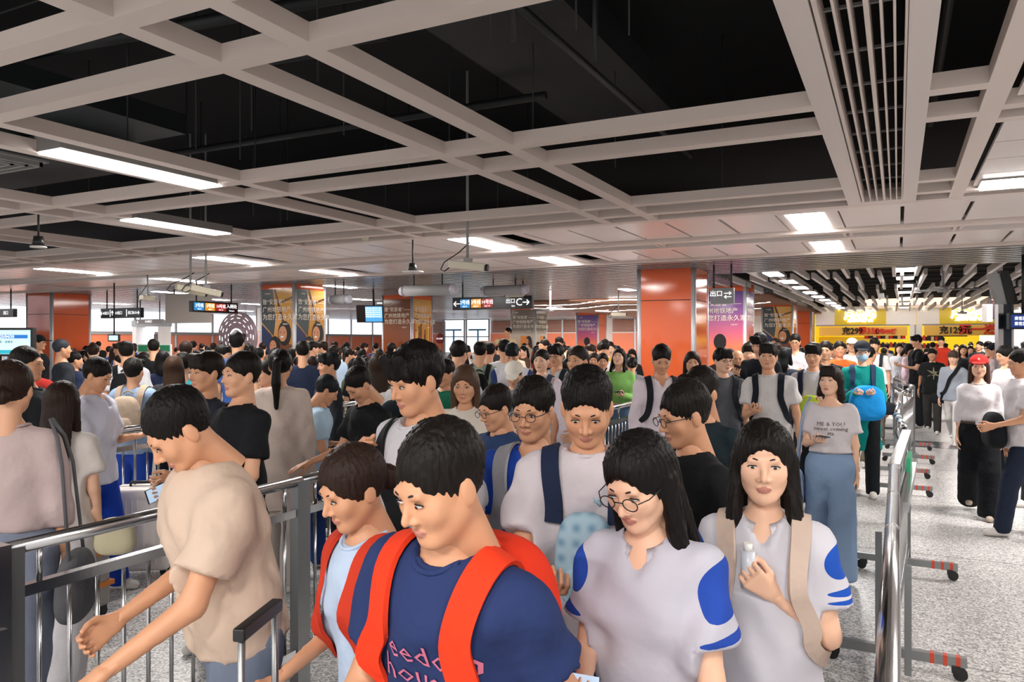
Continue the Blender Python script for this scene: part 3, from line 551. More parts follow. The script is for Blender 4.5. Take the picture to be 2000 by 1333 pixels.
for px, y_, d, lab in ((1867, 566, 16, 'long grey ceiling fan blade unit over the right passage'), (1100, 605, 22, 'grey ceiling fan left of the nearest orange column')):
    z = hz(y_, d); t = empty('ceiling_fan', at(px-25, d, z), YAW, label=lab, cat='fan')
    MB().bar((0, 0, 0), (0, 0, CEIL+.1-z), .03).build('fan_rod', GREYP, t); MB().bar((0, 0, -.06), (0, 0, .06), .11, 16).build('fan_motor', GREYP, t)
    for k in range(3):
        b = MB(); b.box(.1, .72, -.07, .07, -.006, .006, Matrix.Rotation(2.09*k-.3, 4, 'Z') @ Matrix.Rotation(.2, 4, 'X')); b.build('fan_blade', GREYP, t)
for px, y_, d, lab in ((1827, 343, 7.2, 'round ceiling speaker beside the slotted duct'), (1805, 471, 12.9, 'flat round detector in the right ceiling panels'), (958, 527, 0, ''), (590, 0, 0, '')):
    if d:
        t = empty('ceiling_speaker', at(px, d, CEIL+.03 if d > 8 else CEIL+.07), label=lab, cat='speaker'); MB().bar((0, 0, -.01), (0, 0, .03), .13, 28).build('ring', CREAM, t); MB().bar((0, 0, -.013), (0, 0, 0), .105, 28).build('grille', GREYP, t)
t = empty('smoke_detector', at(713, 11.0, CEIL-.03), label='small cream smoke detector on the ceiling strip', cat='detector'); MB().bar((0, 0, 0), (0, 0, .06), .045, 16, .065).build('body', CREAM, t); MB().bar((0, 0, -.015), (0, 0, 0), .025, 12).build('sensor', CREAM, t)
# air diffuser at far left
t = empty('air_diffuser', (-7.6, 4.0, 3.45), label='square slatted air diffuser in the dark ceiling at far left', cat='vent')
MB().box(-.42, .42, -.42, .42, .02, .04).build('plate', mat('vent_grey', '#8d8f8c', .5), t)
for k in range(4):
    q = .38-.085*k; b = MB()
    for a in (0, 1, 2, 3): b.box(-q, q, q-.03, q, -.02, .02, Matrix.Rotation(a*math.pi/2, 4, 'Z'))
    b.build('vane', mat('vent_grey'), t)
t = empty('ceiling_tank', (-8.6, 5.0, 3.6), label='blue-grey riveted duct box above the grid at far left', cat='duct'); MB().box(-1.5, 1.3, -.4, .4, 0, .25).build('duct_body', mat('duct_bluegrey'), t, .01)
for k in range(8): MB().bar((-1.3+.34*k, -.3, -.01), (-1.3+.34*k, -.3, 0), .015, 8).build('rivet', BLACK, t)
# white service kiosk and gate at left distance
t = empty('service_kiosk', at(296, 30), 0, label='white service gate frame with lit doorway left of the pink column', cat='kiosk')
for s in (-1, 1): MB().box(s*.75-.12, s*.75+.12, -.2, .2, 0, 2.5).build('gate_post', WHITE, t)
MB().box(-.9, .9, -.22, .22, 2.35, 2.6).build('gate_head', mat('gate_grey', '#9aa0a6', .4), t); MB().box(.0, .45, .1, .15, .9, 2.05).build('dark_opening', mat('brown_dark', '#4a3d38', .5), t); MB().box(-.63, .0, .1, .14, 0, 2.3).build('glow_panel', GLOW, t)
t = empty('standing_board', at(302, 14.5), YAW, label='white and teal standing information board among the crowd at left', cat='board')
MB().box(-.32, .32, -.02, .02, .2, 1.72).build('board_face', WHITE, t); MB().box(-.3, .3, -.03, -.02, 1.58, 1.7).build('green_header', mat('teal_green', '#1f8a5c', .5), t); MB().box(-.25, .05, -.03, -.02, .6, 1.3).build('teal_picture', mat('teal_blue', '#1f8a9c', .5), t); MB().box(-.3, .3, -.15, .15, 0, .05).build('base', GREYP, t); MB().bar((0, 0, 0), (0, 0, .3), .03).build('pole', GREYP, t)
b = MB(); b.poly([(math.cos(a*.26)*.16*(1-.35*math.sin(a*.26)), 0, math.sin(a*.26)*.2) for a in range(24)], .03, (0, -1, 0)); o = b.build('round_notice', mat('dark_red', '#8c2018', .4)); o.location = Vector(atY(859, YB-.12, 1.98)); o.scale = (1.9, 1, 1.9); tag(o, 'small dark red rounded notice on the orange wall at centre', 'notice')
o2 = text('禁止吸烟', .07, WLET, o, facem((0, -.045, -.02)), 'notice_lettering', .001)
# ------------------------------------------------------------------ barriers
def fence(p, q, label, zt=1.08, n=None, posts=(1, 1), feet=(), top='round', group=None, mid=.918, sp=.115):
    p = Vector((p[0], p[1], 0)); q = Vector((q[0], q[1], 0)); L = (q-p).length; a = math.atan2(q.y-p.y, q.x-p.x)
    t = empty('crowd_barrier', p, a, label=label, cat='barrier', group=group)
    if top == 'round': MB().bar((0, 0, zt-.025), (L, 0, zt-.025), .026, 16).build('top_rail', STEEL, t)
    else: MB().box(0, L, -.032, .032, zt-.035, zt).build('top_rail', STEEL, t, .004)
    MB().box(0, L, -.02, .02, mid-.04, mid).build('middle_rail', STEEL, t); MB().box(0, L, -.02, .02, .16, .2).build('bottom_rail', STEEL, t)
    if posts[0]: MB().box(0, .045, -.028, .028, 0, zt-.02).build('post', STEELD, t)
    if posts[1]: MB().box(L-.045, L, -.028, .028, 0, zt-.02).build('post', STEELD, t)
    k = max(1, round(L/sp)); me = MB().bar((0, 0, .2), (0, 0, mid-.04), .0085, 8).mesh('baluster'); me.materials.append(STEEL)
    for i in range(1, k): o = link('baluster', me, t); o.location = (L*i/k, 0, 0)
    for i in (1, k//2, k-1): MB().bar((L*i/k, 0, mid), (L*i/k, 0, zt-.03), .01, 8).build('upper_strut', STEEL, t)
    for x in feet:
        f = MB().box(x-.02, x+.02, -.34, .34, .075, .125).build('foot_bar', STEELD, t)
        for k_ in range(3): MB().box(x-.0215, x+.0215, -.19-.06*k_, -.17-.06*k_, .074, .127).build('red_stripe', mat('tape_red', '#c8452c', .5), f)
        for s in (-1, 1):
            c = MB().box(x-.03, x+.03, s*.29-.02, s*.29+.02, .045, .08).build('caster_fork', BLACK, t); MB().bar((x-.012, s*.31, .035), (x+.012, s*.31, .035), .035, 16).build('caster_wheel', BLACK, c)
    return t
ys = [1.55, 3.0, 4.45, 5.9, 7.35, 8.8, 10.25]
nm = ['nearest', 'second', 'third', 'fourth', 'fifth', 'sixth']
for i in range(6): fence((-2.76, ys[i]), (-2.76, ys[i+1]), 'steel barrier in the long central row, %s from the camera' % nm[i], group='central barrier row', feet=(.7,) if i else ())
ys = [3.3, 4.75, 6.21, 7.67, 9.13, 10.6]
for i in range(5): fence((-5.65, ys[i]), (-5.65, ys[i+1]), 'steel barrier in the left queue row, %s from the camera' % nm[i], group='left queue barrier row', feet=(.9,))
fence((-5.65, 10.6), (-6.35, 12.0), 'angled steel barrier at the far end of the left queue row', group='left queue barrier row'); fence((-6.35, 12), (-6.4, 13.4), 'last steel barrier of the left queue row', group='left queue barrier row')
R = [(-.02, .9), (-.02, 4.77), (.06, 6.64), (-.01, 8.24), (.03, 11.3), (.21, 13.4), (-.06, 16.0), (-.02, 18.5)]
rl = ['nearest round-topped section of the right steel barrier, running out of frame', 'flat-topped section of the right steel barrier with green strip', 'section of the right steel barrier wrapped in striped tape', 'long bent section of the right steel barrier past the tape', 'fifth section of the right steel barrier, slanting right', 'sixth section of the right steel barrier, slanting back left', 'last small section of the right steel barrier']
for i in range(7):
    ft = {0: (3.7,), 1: (1.75,), 2: (), 3: (1.6, 2.9), 4: (1.2,), 5: (.6,), 6: (.3,)}[i]
    t = fence(R[i], R[i+1], rl[i], 1.09, group='right barrier row', feet=ft, top='flat' if i == 1 else 'round', mid=.93, sp=.1)
    if i == 0:
        for y_ in (.6, 2.3, 3.0): MB().bar((y_, 0, 1.03), (y_, 0, 1.1), .0275, 16).build('weld_ring', STEEL, t) if 0 else MB().bar((y_-.004, 0, 1.065), (y_+.004, 0, 1.065), .0275, 16).build('weld_ring', STEEL, t)
        MB().box(3.0, 3.04, -.075, -.045, .25, .75).build('latch_plate', STEELD, t); MB().box(3.2, 3.24, .05, .08, .3, .85).build('latch_plate', STEELD, t)
    if i == 1:
        MB().box(1.2, 1.6, -.045, -.02, .86, .96).build('green_strip', mat('green_strip', '#2fae7c', .4), t); MB().box(.1, 1.75, -.07, -.04, .80, .86).build('side_rail', STEEL, t)
    if i == 2:
        for k in range(7): MB().bar((.2+.2*k, 0, 1.065), (.25+.2*k, 0, 1.065), .029, 14).build('tape_band', WHITE if k % 2 else mat('tape_teal', '#2d5f5c', .5), t)
# clamp and black tie, emergency-exit plate
t = empty('rail_tie', (-5.65, 6.2, 1.055), label='black clamp joining two rails of the left queue barrier', cat='clamp'); MB().bar((0, -.05, 0), (0, .05, 0), .034, 14).build('clamp_band', BLACK, t); MB().tube([(0, -.05, .02), (-.02, -.12, .04), (.01, -.16, .035)], .01, 6).build('clamp_strap', BLACK, t)
t = empty('exit_plate', (-2.71, 6.6, .95), math.pi/2, label='white plate with red emergency exit lettering on the central barrier', cat='sign'); t.rotation_euler = (0, 0, .3)
t.location = at(1094, 7.05, hz(828, 7.05)); t.rotation_euler = (0, 0, YAW+.3); MB().box(-.13, .13, -.006, .006, -.09, .09).build('plate', WHITE, t); text('应急出口', .07, REDT, t, facem((0, -.009, .02)), 'plate_lettering', .001); text('EMERGENCY EXIT', .025, REDT, t, facem((0, -.009, -.045)), 'plate_lettering', .001); MB().box(-.15, .15, -.012, -.0062, .09, .11).build('plate_clip', CREAM, t)
t = empty('stop_plate', at(1791, 18.4, hz(710, 18.4)), YAW, label='pale plate with red lettering on the far barrier of the right passage', cat='sign'); MB().box(-.25, .25, -.006, .006, -.1, .1).build('plate', WHITE, t); text('应急出口', .1, REDT, t, facem((0, -.009, 0)), 'plate_lettering', .001)
p = at(1770, 18.5); q = at(1812, 18.5); fence((p[0], p[1]), (q[0], q[1]), 'short cross barrier carrying the pale plate, far in the right passage', 1.2)
# near-left steel gate panel
t = empty('steel_gate_panel', (-2.76, .4, 0), label='solid brushed steel panel post at the lower left corner', cat='barrier')
MB().box(-.03, .03, 0, 1.08, .05, 1.075).build('sheet', mat('gate_steel', '#6d7a78', .35, .3), t); MB().box(-.045, .045, 1.08, 1.14, 0, 1.08).build('post', STEEL, t); MB().box(.03, .06, 1.07, 1.12, .55, .8).build('latch', STEEL, t)
t = empty('steel_cabinet', at(1800, 17.2), 0, label='light steel cabinet left of the black-shirted man in the right passage', cat='cabinet'); MB().box(-.3, .32, -.25, .25, .05, .82).build('cabinet_body', mat('cab_grey', '#a9aaa8', .4), t, .03); MB().box(-.32, .34, -.27, .27, .82, .9).build('cabinet_lid', WHITE, t, .02); MB().box(-.28, .3, -.24, .24, 0, .05).build('cabinet_base', DGREY, t)
# ------------------------------------------------------------------ luggage and bags on the floor
def suitcase(loc, rz, w_, d_, h_, m, label, handle=.35, strap=None):
    t = empty('suitcase', loc, rz, label=label, cat='suitcase')
    b = MB().box(-w_/2, w_/2, -d_/2, d_/2, .06, h_).build('shell', m, t, .035)
    for k in range(-4, 5): MB().box(k*w_*.1-.006, k*w_*.1+.006, -d_/2-.006, d_/2+.006, .12, h_-.07).build('rib', m, t, .003)
    MB().box(-w_/2-.003, w_/2+.003, -.006, .006, .06, h_+.003).build('zip', GREYP, t)
    MB().tube([(-.09, 0, h_), (-.09, 0, h_+.03), (.09, 0, h_+.03), (.09, 0, h_)], .011, 8).build('carry_handle', BLACK, t)
    for s in (-1, 1): MB().bar((s*.085, d_*.3, h_), (s*.085, d_*.3, h_+handle), .009, 8).build('pull_tube', STEELD, t)
    MB().box(-.1, .1, d_*.3-.014, d_*.3+.014, h_+handle-.01, h_+handle+.02).build('pull_grip', BLACK, t, .005)
    for sx_ in (-1, 1):
        for sy_ in (-1, 1): MB().bar((sx_*w_*.4-.012, sy_*d_*.32, .03), (sx_*w_*.4+.012, sy_*d_*.32, .03), .03, 14).build('wheel', BLACK, t); MB().box(sx_*w_*.4-.02, sx_*w_*.4+.02, sy_*d_*.32-.02, sy_*d_*.32+.02, .04, .07).build('wheel_fork', BLACK, t)
    if strap:
        for z in (h_*.35, h_*.72): MB().box(-w_/2-.012, w_/2+.012, -d_/2-.012, d_/2+.012, z, z+.03).build('strap', strap, t)
    return t
suitcase(at(280, 5.75), YAW+.15, .42, .26, .68, mat('case_white', '#dcd6d2', .35), 'white ribbed suitcase behind the near-left barrier', .38)
suitcase(at(150, 4.9), YAW-.4, .34, .24, .56, mat('case_grey', '#97938f', .4), 'grey suitcase with orange straps behind the near-left barrier', .3, mat('strap_orange', '#d07a2c', .6))
def tote(loc, rz, w_, d_, h_, m, label, name='tote_bag'):
    t = empty(name, loc, rz, label=label, cat='bag'); b = MB()
    b.v = [Vector(p) for p in ((-w_/2, -d_/2, 0), (w_/2, -d_/2, 0), (w_/2, d_/2, 0), (-w_/2, d_/2, 0), (-w_*.56, -d_*.3, h_*.5), (w_*.56, -d_*.45, h_*.45), (w_*.52, d_*.45, h_*.5), (-w_*.56, d_*.5, h_*.5), (-w_*.42, -d_*.12, h_), (w_*.42, -d_*.12, h_), (w_*.42, d_*.12, h_), (-w_*.42, d_*.12, h_))]
    b.f = [(0, 3, 2, 1)]+[(i+4*r, (i+1) % 4+4*r, (i+1) % 4+4*r+4, i+4*r+4) for r in range(2) for i in range(4)]+[(8, 9, 10, 11)]; b.sm = [0]+[1]*8+[0]
    o = b.build('bag_body', m, t); s = o.modifiers.new('sub', 'SUBSURF'); s.levels = s.render_levels = 2
    for s_ in (-1, 1): MB().tube([(-w_*.2, s_*d_*.08, h_*.93), (-w_*.15, s_*d_*.08, h_*1.2), (w_*.15, s_*d_*.08, h_*1.2), (w_*.2, s_*d_*.08, h_*.93)], .008, 6).build('bag_handle', m, t)
    return t
tote(at(58, 5.2), YAW, .3, .2, .52, mat('bag_lime', '#a9ad58', .6), 'yellow-green paper bag behind the near-left barrier')
tote(at(42, 4.1), YAW, .22, .18, .3, mat('bag_white_film', '#d6dadd', .4), 'white plastic bag at the foot of the near-left barrier')
# ------------------------------------------------------------------ distance-field modelling of people
class G:
    def __init__(s, x, y, z):
        s.ax = [np.asarray(a, np.float32) for a in (x, y, z)]; s.D = np.full([len(a) for a in s.ax], .2, np.float32)
    def sub(s, lo, hi):
        sl = []
        for a, l, h in zip(s.ax, lo, hi):
            i = max(0, int(np.searchsorted(a, l))-1); j = min(len(a), int(np.searchsorted(a, h))+1)
            if j <= i: return None, None
            sl.append(slice(i, j))
        X, Y, Z = (a[q] for a, q in zip(s.ax, sl))
        return tuple(sl), (X[:, None, None], Y[None, :, None], Z[None, None, :])
    def put(s, sl, d, k, mode='u'):
        o = s.D[sl]
        if mode == 's': d = -d; a, b, sg = -o, -d, -1
        else: a, b, sg = o, d, 1
        if k > 0: h = np.maximum(k-np.abs(a-b), 0)/k; r = np.minimum(a, b)-h*h*k*.25
        else: r = np.minimum(a, b)
        s.D[sl] = r*sg
    def cone(s, a, b, ra, rb, k=.03, fwd=None, q=1., mode='u'):
        a = np.array(a, np.float32); b = np.array(b, np.float32); R = max(ra, rb)+k+.03
        sl, P = s.sub(np.minimum(a, b)-R, np.maximum(a, b)+R)
        if sl is None: return
        v = b-a; L2 = float(v@v)+1e-9; px, py, pz = P[0]-a[0], P[1]-a[1], P[2]-a[2]
        t = np.clip((px*v[0]+py*v[1]+pz*v[2])/L2, 0, 1); dx, dy, dz = px-t*v[0], py-t*v[1], pz-t*v[2]; d2 = dx*dx+dy*dy+dz*dz
        if q != 1.: f = np.asarray(fwd, np.float32); c = dx*f[0]+dy*f[1]+dz*f[2]; d2 = d2+c*c*(1/q**2-1)
        s.put(sl, (np.sqrt(d2)-(ra+t*(rb-ra)))*(.8 if q < 1 else 1), k, mode)
    def ell(s, c, r, k=.02, R=None, mode='u'):
        c = np.array(c, np.float32); m = max(r)+k+.03; sl, P = s.sub(c-m, c+m)
        if sl is None: return
        p = [P[i]-c[i] for i in range(3)]
        if R is not None: p = [p[0]*R[0][i]+p[1]*R[1][i]+p[2]*R[2][i] for i in range(3)]
        a = np.sqrt((p[0]/r[0])**2+(p[1]/r[1])**2+(p[2]/r[2])**2); g = np.sqrt((p[0]/r[0]**2)**2+(p[1]/r[1]**2)**2+(p[2]/r[2]**2)**2)+1e-6
        s.put(sl, a*(a-1)/g, k, mode)
    def cut(s, n, c):            # keep the side where n.p < c
        n = np.asarray(n, np.float32); X, Y, Z = s.ax
        s.D = np.maximum(s.D, X[:, None, None]*n[0]+Y[None, :, None]*n[1]+Z[None, None, :]*n[2]-c)
    def val(s, p):
        idx = []; fr = []
        for i in range(3):
            a = s.ax[i]; q = np.clip(p[:, i], a[0], a[-1]-1e-5); j = np.clip(np.searchsorted(a, q)-1, 0, len(a)-2); idx.append(j); fr.append((q-a[j])/(a[j+1]-a[j]))
        r = 0
        for c in range(8):
            o = [(c >> i) & 1 for i in range(3)]; w_ = 1
            for i in range(3): w_ = w_*(fr[i] if o[i] else 1-fr[i])
            r = r+w_*s.D[idx[0]+o[0], idx[1]+o[1], idx[2]+o[2]]
        return r
    def grad(s, p, e=.012):
        g = np.stack([s.val(p+np.eye(3)[i]*e)-s.val(p-np.eye(3)[i]*e) for i in range(3)], 1); return g/(np.linalg.norm(g, axis=1, keepdims=True)+1e-6)
    def stick(s, p, off):          # moves points onto the surface at distance off
        p = np.array(p, float)
        for _ in range(5): p = p-s.grad(p)*(s.val(p)-off)[:, None]*.9
        return p
    def surf(s, smooth=1):
        D = s.D; S = D < 0
        c8 = [D[a:D.shape[0]-1+a, b:D.shape[1]-1+b, c:D.shape[2]-1+c] for c in (0, 1) for b in (0, 1) for a in (0, 1)]
        n = sum((c < 0).astype(np.int8) for c in c8); act = (n > 0) & (n < 8); I = np.argwhere(act); idm = np.full(act.shape, -1, np.int32); idm[act] = np.arange(len(I))
        V = np.stack([c[act] for c in c8], 1); acc = np.zeros((len(I), 3), np.float32); cnt = np.zeros((len(I), 1), np.float32)
        off = np.array([(q & 1, (q >> 1) & 1, (q >> 2) & 1) for q in range(8)], np.float32)
        for a in range(8):
            for bit in (1, 2, 4):
                if a & bit: continue
                b = a | bit; va, vb = V[:, a], V[:, b]; m = (va < 0) != (vb < 0); t = (va/(va-vb+1e-12))[:, None]
                acc += np.where(m[:, None], off[a]+t*(off[b]-off[a]), 0); cnt += m[:, None]
        f = acc/cnt; P = np.empty_like(f)
        for i in range(3): a = s.ax[i]; P[:, i] = a[I[:, i]]+f[:, i]*(a[I[:, i]+1]-a[I[:, i]])
        Q = []
        for ax in range(3):
            u, v = (ax+1) % 3, (ax+2) % 3; lo = np.moveaxis(S, (ax, u, v), (0, 1, 2)); e = lo[:-1, 1:-1, 1:-1] != lo[1:, 1:-1, 1:-1]; E = np.argwhere(e); E[:, 1:] += 1
            fl = lo[E[:, 0], E[:, 1], E[:, 2]]; M = np.moveaxis(idm, (ax, u, v), (0, 1, 2)); i, j, k = E.T
            q = np.stack([M[i, j-1, k-1], M[i, j, k-1], M[i, j, k], M[i, j-1, k]], 1); q[~fl] = q[~fl][:, ::-1]; Q.append(q)
        Q = np.concatenate(Q); Q = Q[(Q >= 0).all(1)]
        for _ in range(smooth):
            A = np.zeros_like(P); c = np.zeros((len(P), 1), np.float32)
            for a, b in ((0, 1), (1, 2), (2, 3), (3, 0)):
                for x, y_ in ((a, b), (b, a)):
                    for i in range(3): A[:, i] += np.bincount(Q[:, x], P[Q[:, y_], i], len(P))
                    c[:, 0] += np.bincount(Q[:, x], minlength=len(P))
            P = P*.5+.5*A/np.maximum(c, 1)
        return P, Q
def tomesh(name, parts, mats):      # parts: (verts, quads, material index or array)
    V = np.concatenate([p[0] for p in parts]); o = 0; F = []; MI = []
    for v, q, mi in parts: F.append(q+o); o += len(v); MI.append(np.broadcast_to(mi, len(q)))
    F = np.concatenate(F); MI = np.concatenate(MI); me = bpy.data.meshes.new(name); n = len(F)
    me.vertices.add(len(V)); me.vertices.foreach_set('co', V.astype(np.float32).ravel()); me.loops.add(n*4); me.loops.foreach_set('vertex_index', F.astype(np.int32).ravel())
    me.polygons.add(n); me.polygons.foreach_set('loop_start', np.arange(0, n*4, 4, dtype=np.int32)); me.polygons.foreach_set('material_index', MI.astype(np.int32)); me.polygons.foreach_set('use_smooth', np.ones(n, bool))
    for m in mats: me.materials.append(m)
    me.update(calc_edges=True); return me
def xf(V, R, t): return (V @ np.asarray(R, float).T)+np.asarray(t, float)
def lspace(a, b, h): return np.arange(a, b+h, h)
# head in its own frame: face towards -y, centre of the head at the origin
HC = {}
def head(sex, h, lod):
    key = (sex, h)
    if key in HC: return HC[key]
    g = G(lspace(-.105, .105, h), lspace(-.135, .125, h), lspace(-.2, .135, h)); f = sex == 'f'
    g.ell((0, .012, .032), (.074, .092, .084), .02); g.ell((0, -.022, -.028), (.060, .066, .078), .03)
    for s in (-1, 1):
        g.cone((s*.050, -.002, -.045), (s*.020, -.052, -.088), .020 if not f else .016, .017, .03)
        g.ell((s*.037, -.060, -.022), (.024, .017, .022), .03)
        g.ell((s*.077, .010, -.008), (.009, .019, .031), .008)
    g.ell((0, -.062, -.094), (.017 if f else .022, .019, .016), .025)
    g.cone((-.034, -.080, .022), (.034, -.080, .022), .009, .009, .02)
    for s in (-1, 1): g.ell((s*.031, -.098, .002), (.019, .014, .011), .014, mode='s')
    if lod < 2:
        g.cone((0, -.084, .010), (0, -.106, -.029), .0065, .0095, .012)
        for s in (-1, 1): g.ell((s*.0125, -.092, -.034), (.0085, .010, .007), .006)
        g.ell((0, -.0835, -.060), (.021, .0085, .0045), .006); g.ell((0, -.0815, -.0690), (.016, .0085, .0055), .004)
        g.ell((0, -.0940, -.0645), (.019, .004, .0014), .003, mode='s')
    else: g.cone((0, -.084, .006), (0, -.101, -.032), .009, .013, .012)
    g.cone((0, .018, -.07), (0, .035, -.2), .046 if f else .053, .048 if f else .056, .03)
    P, Q = g.surf(1 if lod else 1); c = P[Q].mean(1)
    lip = ((c[:, 0]/.021)**2+((c[:, 2]+.0645)/.0105)**2 < 1) & (c[:, 1] < -.078)
    HC[key] = (P, Q, np.where(lip, 1, 0)); return HC[key]
# hair
HR = {}
def hair(style, h, lod):
    key = (style, h)
    if key in HR: return HR[key]
    low = {'mid': -.26, 'long': -.44, 'longer': -.55, 'bob': -.18, 'pony': -.36, 'bun': -.12, 'shoulder': -.28}.get(style, -.12)
    g = G(lspace(-.15, .15, h), lspace(-.16, .2 if style in ('pony', 'bun') else .17, h), lspace(low-.04, .17, h))
    if style in ('crop', 'short', 'fringe', 'messy', 'crew', 'bald'):
        top = {'crop': .010, 'short': .013, 'fringe': .015, 'messy': .018, 'crew': .010, 'bald': .002}[style]
        g.ell((0, .013, .034), (.074+top*.35, .092+top*.5, .086+top), 0); g.ell((0, .03, .055), (.072+top*.7, .078+top*.6, .068+top), .02)
        g.cut((0, 0, -1), .062 if style != 'crew' else .05)          # not below the nape
        hl = {'fringe': .040, 'messy': .048, 'crew': .066}.get(style, .060)
        g.ell((0, -.125, hl-.075), (.068, .085, .075), .012, mode='s')
        for s in (-1, 1): g.ell((s*.09, -.028, -.07), (.034, .05, .07), .012, mode='s'); g.ell((s*.088, .012, -.03), (.02, .026, .042), .006, mode='s')
        if style in ('fringe', 'messy'):
            for i in range(10):
                x = -.056+.0125*i; g.cone((x*.8-.01, -.07, .098), (x*1.05+.006, -.090+abs(x)*.38, .040+.007*math.sin(i*1.9)), .019, .008, .018)
    else:
        g.ell((0, .013, .036), (.087, .104, .098), 0)
        g.ell((0, -.125, -.035), (.063 if style != 'bob' else .056, .09, .100 if style != 'bob' else .07), .014, mode='s')
        if style in ('mid', 'long', 'longer', 'shoulder', 'bob'):
            zb = {'mid': -.2, 'long': -.36, 'longer': -.47, 'shoulder': -.22, 'bob': -.12}[style]
            g.cone((0, .05, .0), (0, .085, zb), .085, .09, .03, (0, 1, 0), .5)
            for s in (-1, 1): g.cone((s*.073, .012, .0), (s*(.082 if style == 'bob' else .088), (-.0 if style == 'bob' else .01 if style == 'shoulder' else -.035), zb+.02), .027, .028 if style == 'bob' else .024, .025)
            g.ell((0, -.10, -.05), (.055, .09, .09), .012, mode='s')
        else:
            g.cut((0, 0, -1), .075)
            for s in (-1, 1): g.ell((s*.1, -.035, -.07), (.034, .05, .06), .012, mode='s')
            if style == 'pony': g.ell((0, .115, .04), (.032, .032, .032), .01); g.cone((0, .13, .03), (0, .15, -.12), .03, .034, .01); g.cone((0, .15, -.12), (0, .14, -.30), .034, .016, .01)
            if style == 'bun': g.ell((0, .115, -.02), (.042, .038, .04), .008)
        if style in ('bob', 'shoulder'):
            for i in range(9):
                x = -.052+.013*i; g.cone((x*.8, -.07, .10), (x*1.05, -.091+abs(x)*.4, (.046 if style == 'bob' else .056)+.003*math.sin(i*2.3)), .018, .008, .018)
    X, Y, Z = g.ax; th = np.arctan2(X[:, None, None], (Y-.02)[None, :, None]); R_ = 1 if lod == 0 else .7
    g.D += (.0022*np.sin(34*th+2.5*np.sin(Z*22)[None, None, :])+.0012*np.sin(61*th+3*np.sin(Z*13+1)[None, None, :])).astype(np.float32)*R_
    if style in ('short', 'fringe', 'crop'): g.D += (.0026*np.sin(X*75+1)[:, None, None]*np.sin(Y*66)[None, :, None]*np.sin(Z*58)[None, None, :]).astype(np.float32)
    if style == 'messy': g.D += (.004*np.sin(X*90)[:, None, None]*np.sin(Y*80+1)[None, :, None]*np.sin(Z*70)[None, None, :]).astype(np.float32)
    P, Q = g.surf(1); HR[key] = (P, Q); return HR[key]
# hand: wrist at the origin, fingers towards -z, palm towards -y, thumb on +x (left hand)
HN = {}
def hand(pose, h, lod):
    key = (pose, h)
    if key in HN: return HN[key]
    g = G(lspace(-.06, .085, h), lspace(-.10, .04, h), lspace(-.21, .04, h)); cu = {'relax': (14, 28, 20), 'grip': (50, 62, 40), 'flat': (4, 8, 6), 'curl': (30, 45, 30)}[pose]
    g.cone((0, 0, .03), (0, 0, -.01), .024, .026, .012, (0, 1, 0), .72)
    for x in (-.030, -.010, .010, .029): g.cone((x*.55, 0, -.012), (x, -.001, -.082), .0135, .0115, .014)
    for x, L in ((.030, .070), (.010, .079), (-.011, .073), (-.031, .057)):
        p = np.array([x, -.002, -.084]); a = 0; r = .0088
        for seg, c in zip((.46, .31, .23), cu):
            a += c*D2R; q = p+np.array([x*.18*seg, -math.sin(a), -math.cos(a)])*L*seg; g.cone(p, q, r, r*.9, .003); p = q; r *= .9
    tc = .6 if pose == 'grip' else .25
    g.cone((.018, -.004, -.018), (.043, -.014, -.050), .014, .0115, .008); g.cone((.043, -.014, -.050), (.052-.01*tc, -.024-.03*tc, -.078), .0112, .0095, .004); g.cone((.052-.01*tc, -.024-.03*tc, -.078), (.05-.02*tc, -.03-.05*tc, -.1), .0095, .0078, .003)
    P, Q = g.surf(0 if lod > 1 else 1); HN[key] = (P, Q); return HN[key]
def nz(v): v = np.array(v, float); return v/np.linalg.norm(v)
def rx(a): c, s = math.cos(a), math.sin(a); return np.array([[1, 0, 0], [0, c, -s], [0, s, c]])
def ry(a): c, s = math.cos(a), math.sin(a); return np.array([[c, 0, s], [0, 1, 0], [-s, 0, c]])
def rz_(a): c, s = math.cos(a), math.sin(a); return np.array([[c, -s, 0], [s, c, 0], [0, 0, 1]])
ARMS = {  # (upper arm, forearm, palm normal, hand) in the chest frame for the left arm (+x); mirrored for the right
    'down': ((.16, .02, -1), (.06, -.18, -1), (-1, 0, 0), 'relax'), 'swingf': ((.14, -.35, -1), (.02, -.75, -1), (-1, 0, 0), 'relax'), 'swingb': ((.2, .38, -1), (.16, .1, -1), (-1, 0, 0), 'relax'),
    'phone': ((.14, -.22, -1), (-.42, -.95, .18), (-.1, .25, 1), 'grip'), 'phonehi': ((.12, -.35, -1), (-.35, -.85, .75), (-.2, .6, 1), 'grip'), 'chest': ((.16, -.1, -1), (-.75, -.55, .75), (-.3, .9, .3), 'grip'),
    'front': ((.16, -.25, -1), (-.2, -1, -.25), (-1, 0, .1), 'curl'), 'reach': ((.12, -.75, -1), (-.05, -1, -.35), (0, 0, -1), 'curl'), 'phonefar': ((.12, -.55, -1), (-.42, -1, .12), (-.1, .25, 1), 'grip'), 'strap': ((.18, -.1, -1), (-.35, -.55, .95), (-.6, .7, .2), 'grip'),
    'rail': ((.25, -.5, -1), (.1, -1, -.15), (0, 0, -1), 'flat'), 'point': ((.75, -.5, -.05), (1, -.45, .1), (0, 0, -1), 'flat'), 'side': ((.2, .05, -1), (-.3, -.75, -.5), (-.8, .3, 0), 'relax'), 'pull': ((.2, .3, -1), (.12, .35, -1), (-1, 0, 0), 'grip'), 'face': ((.2, -.4, -1), (-.3, -.35, 1), (0, 1, .1), 'curl')}
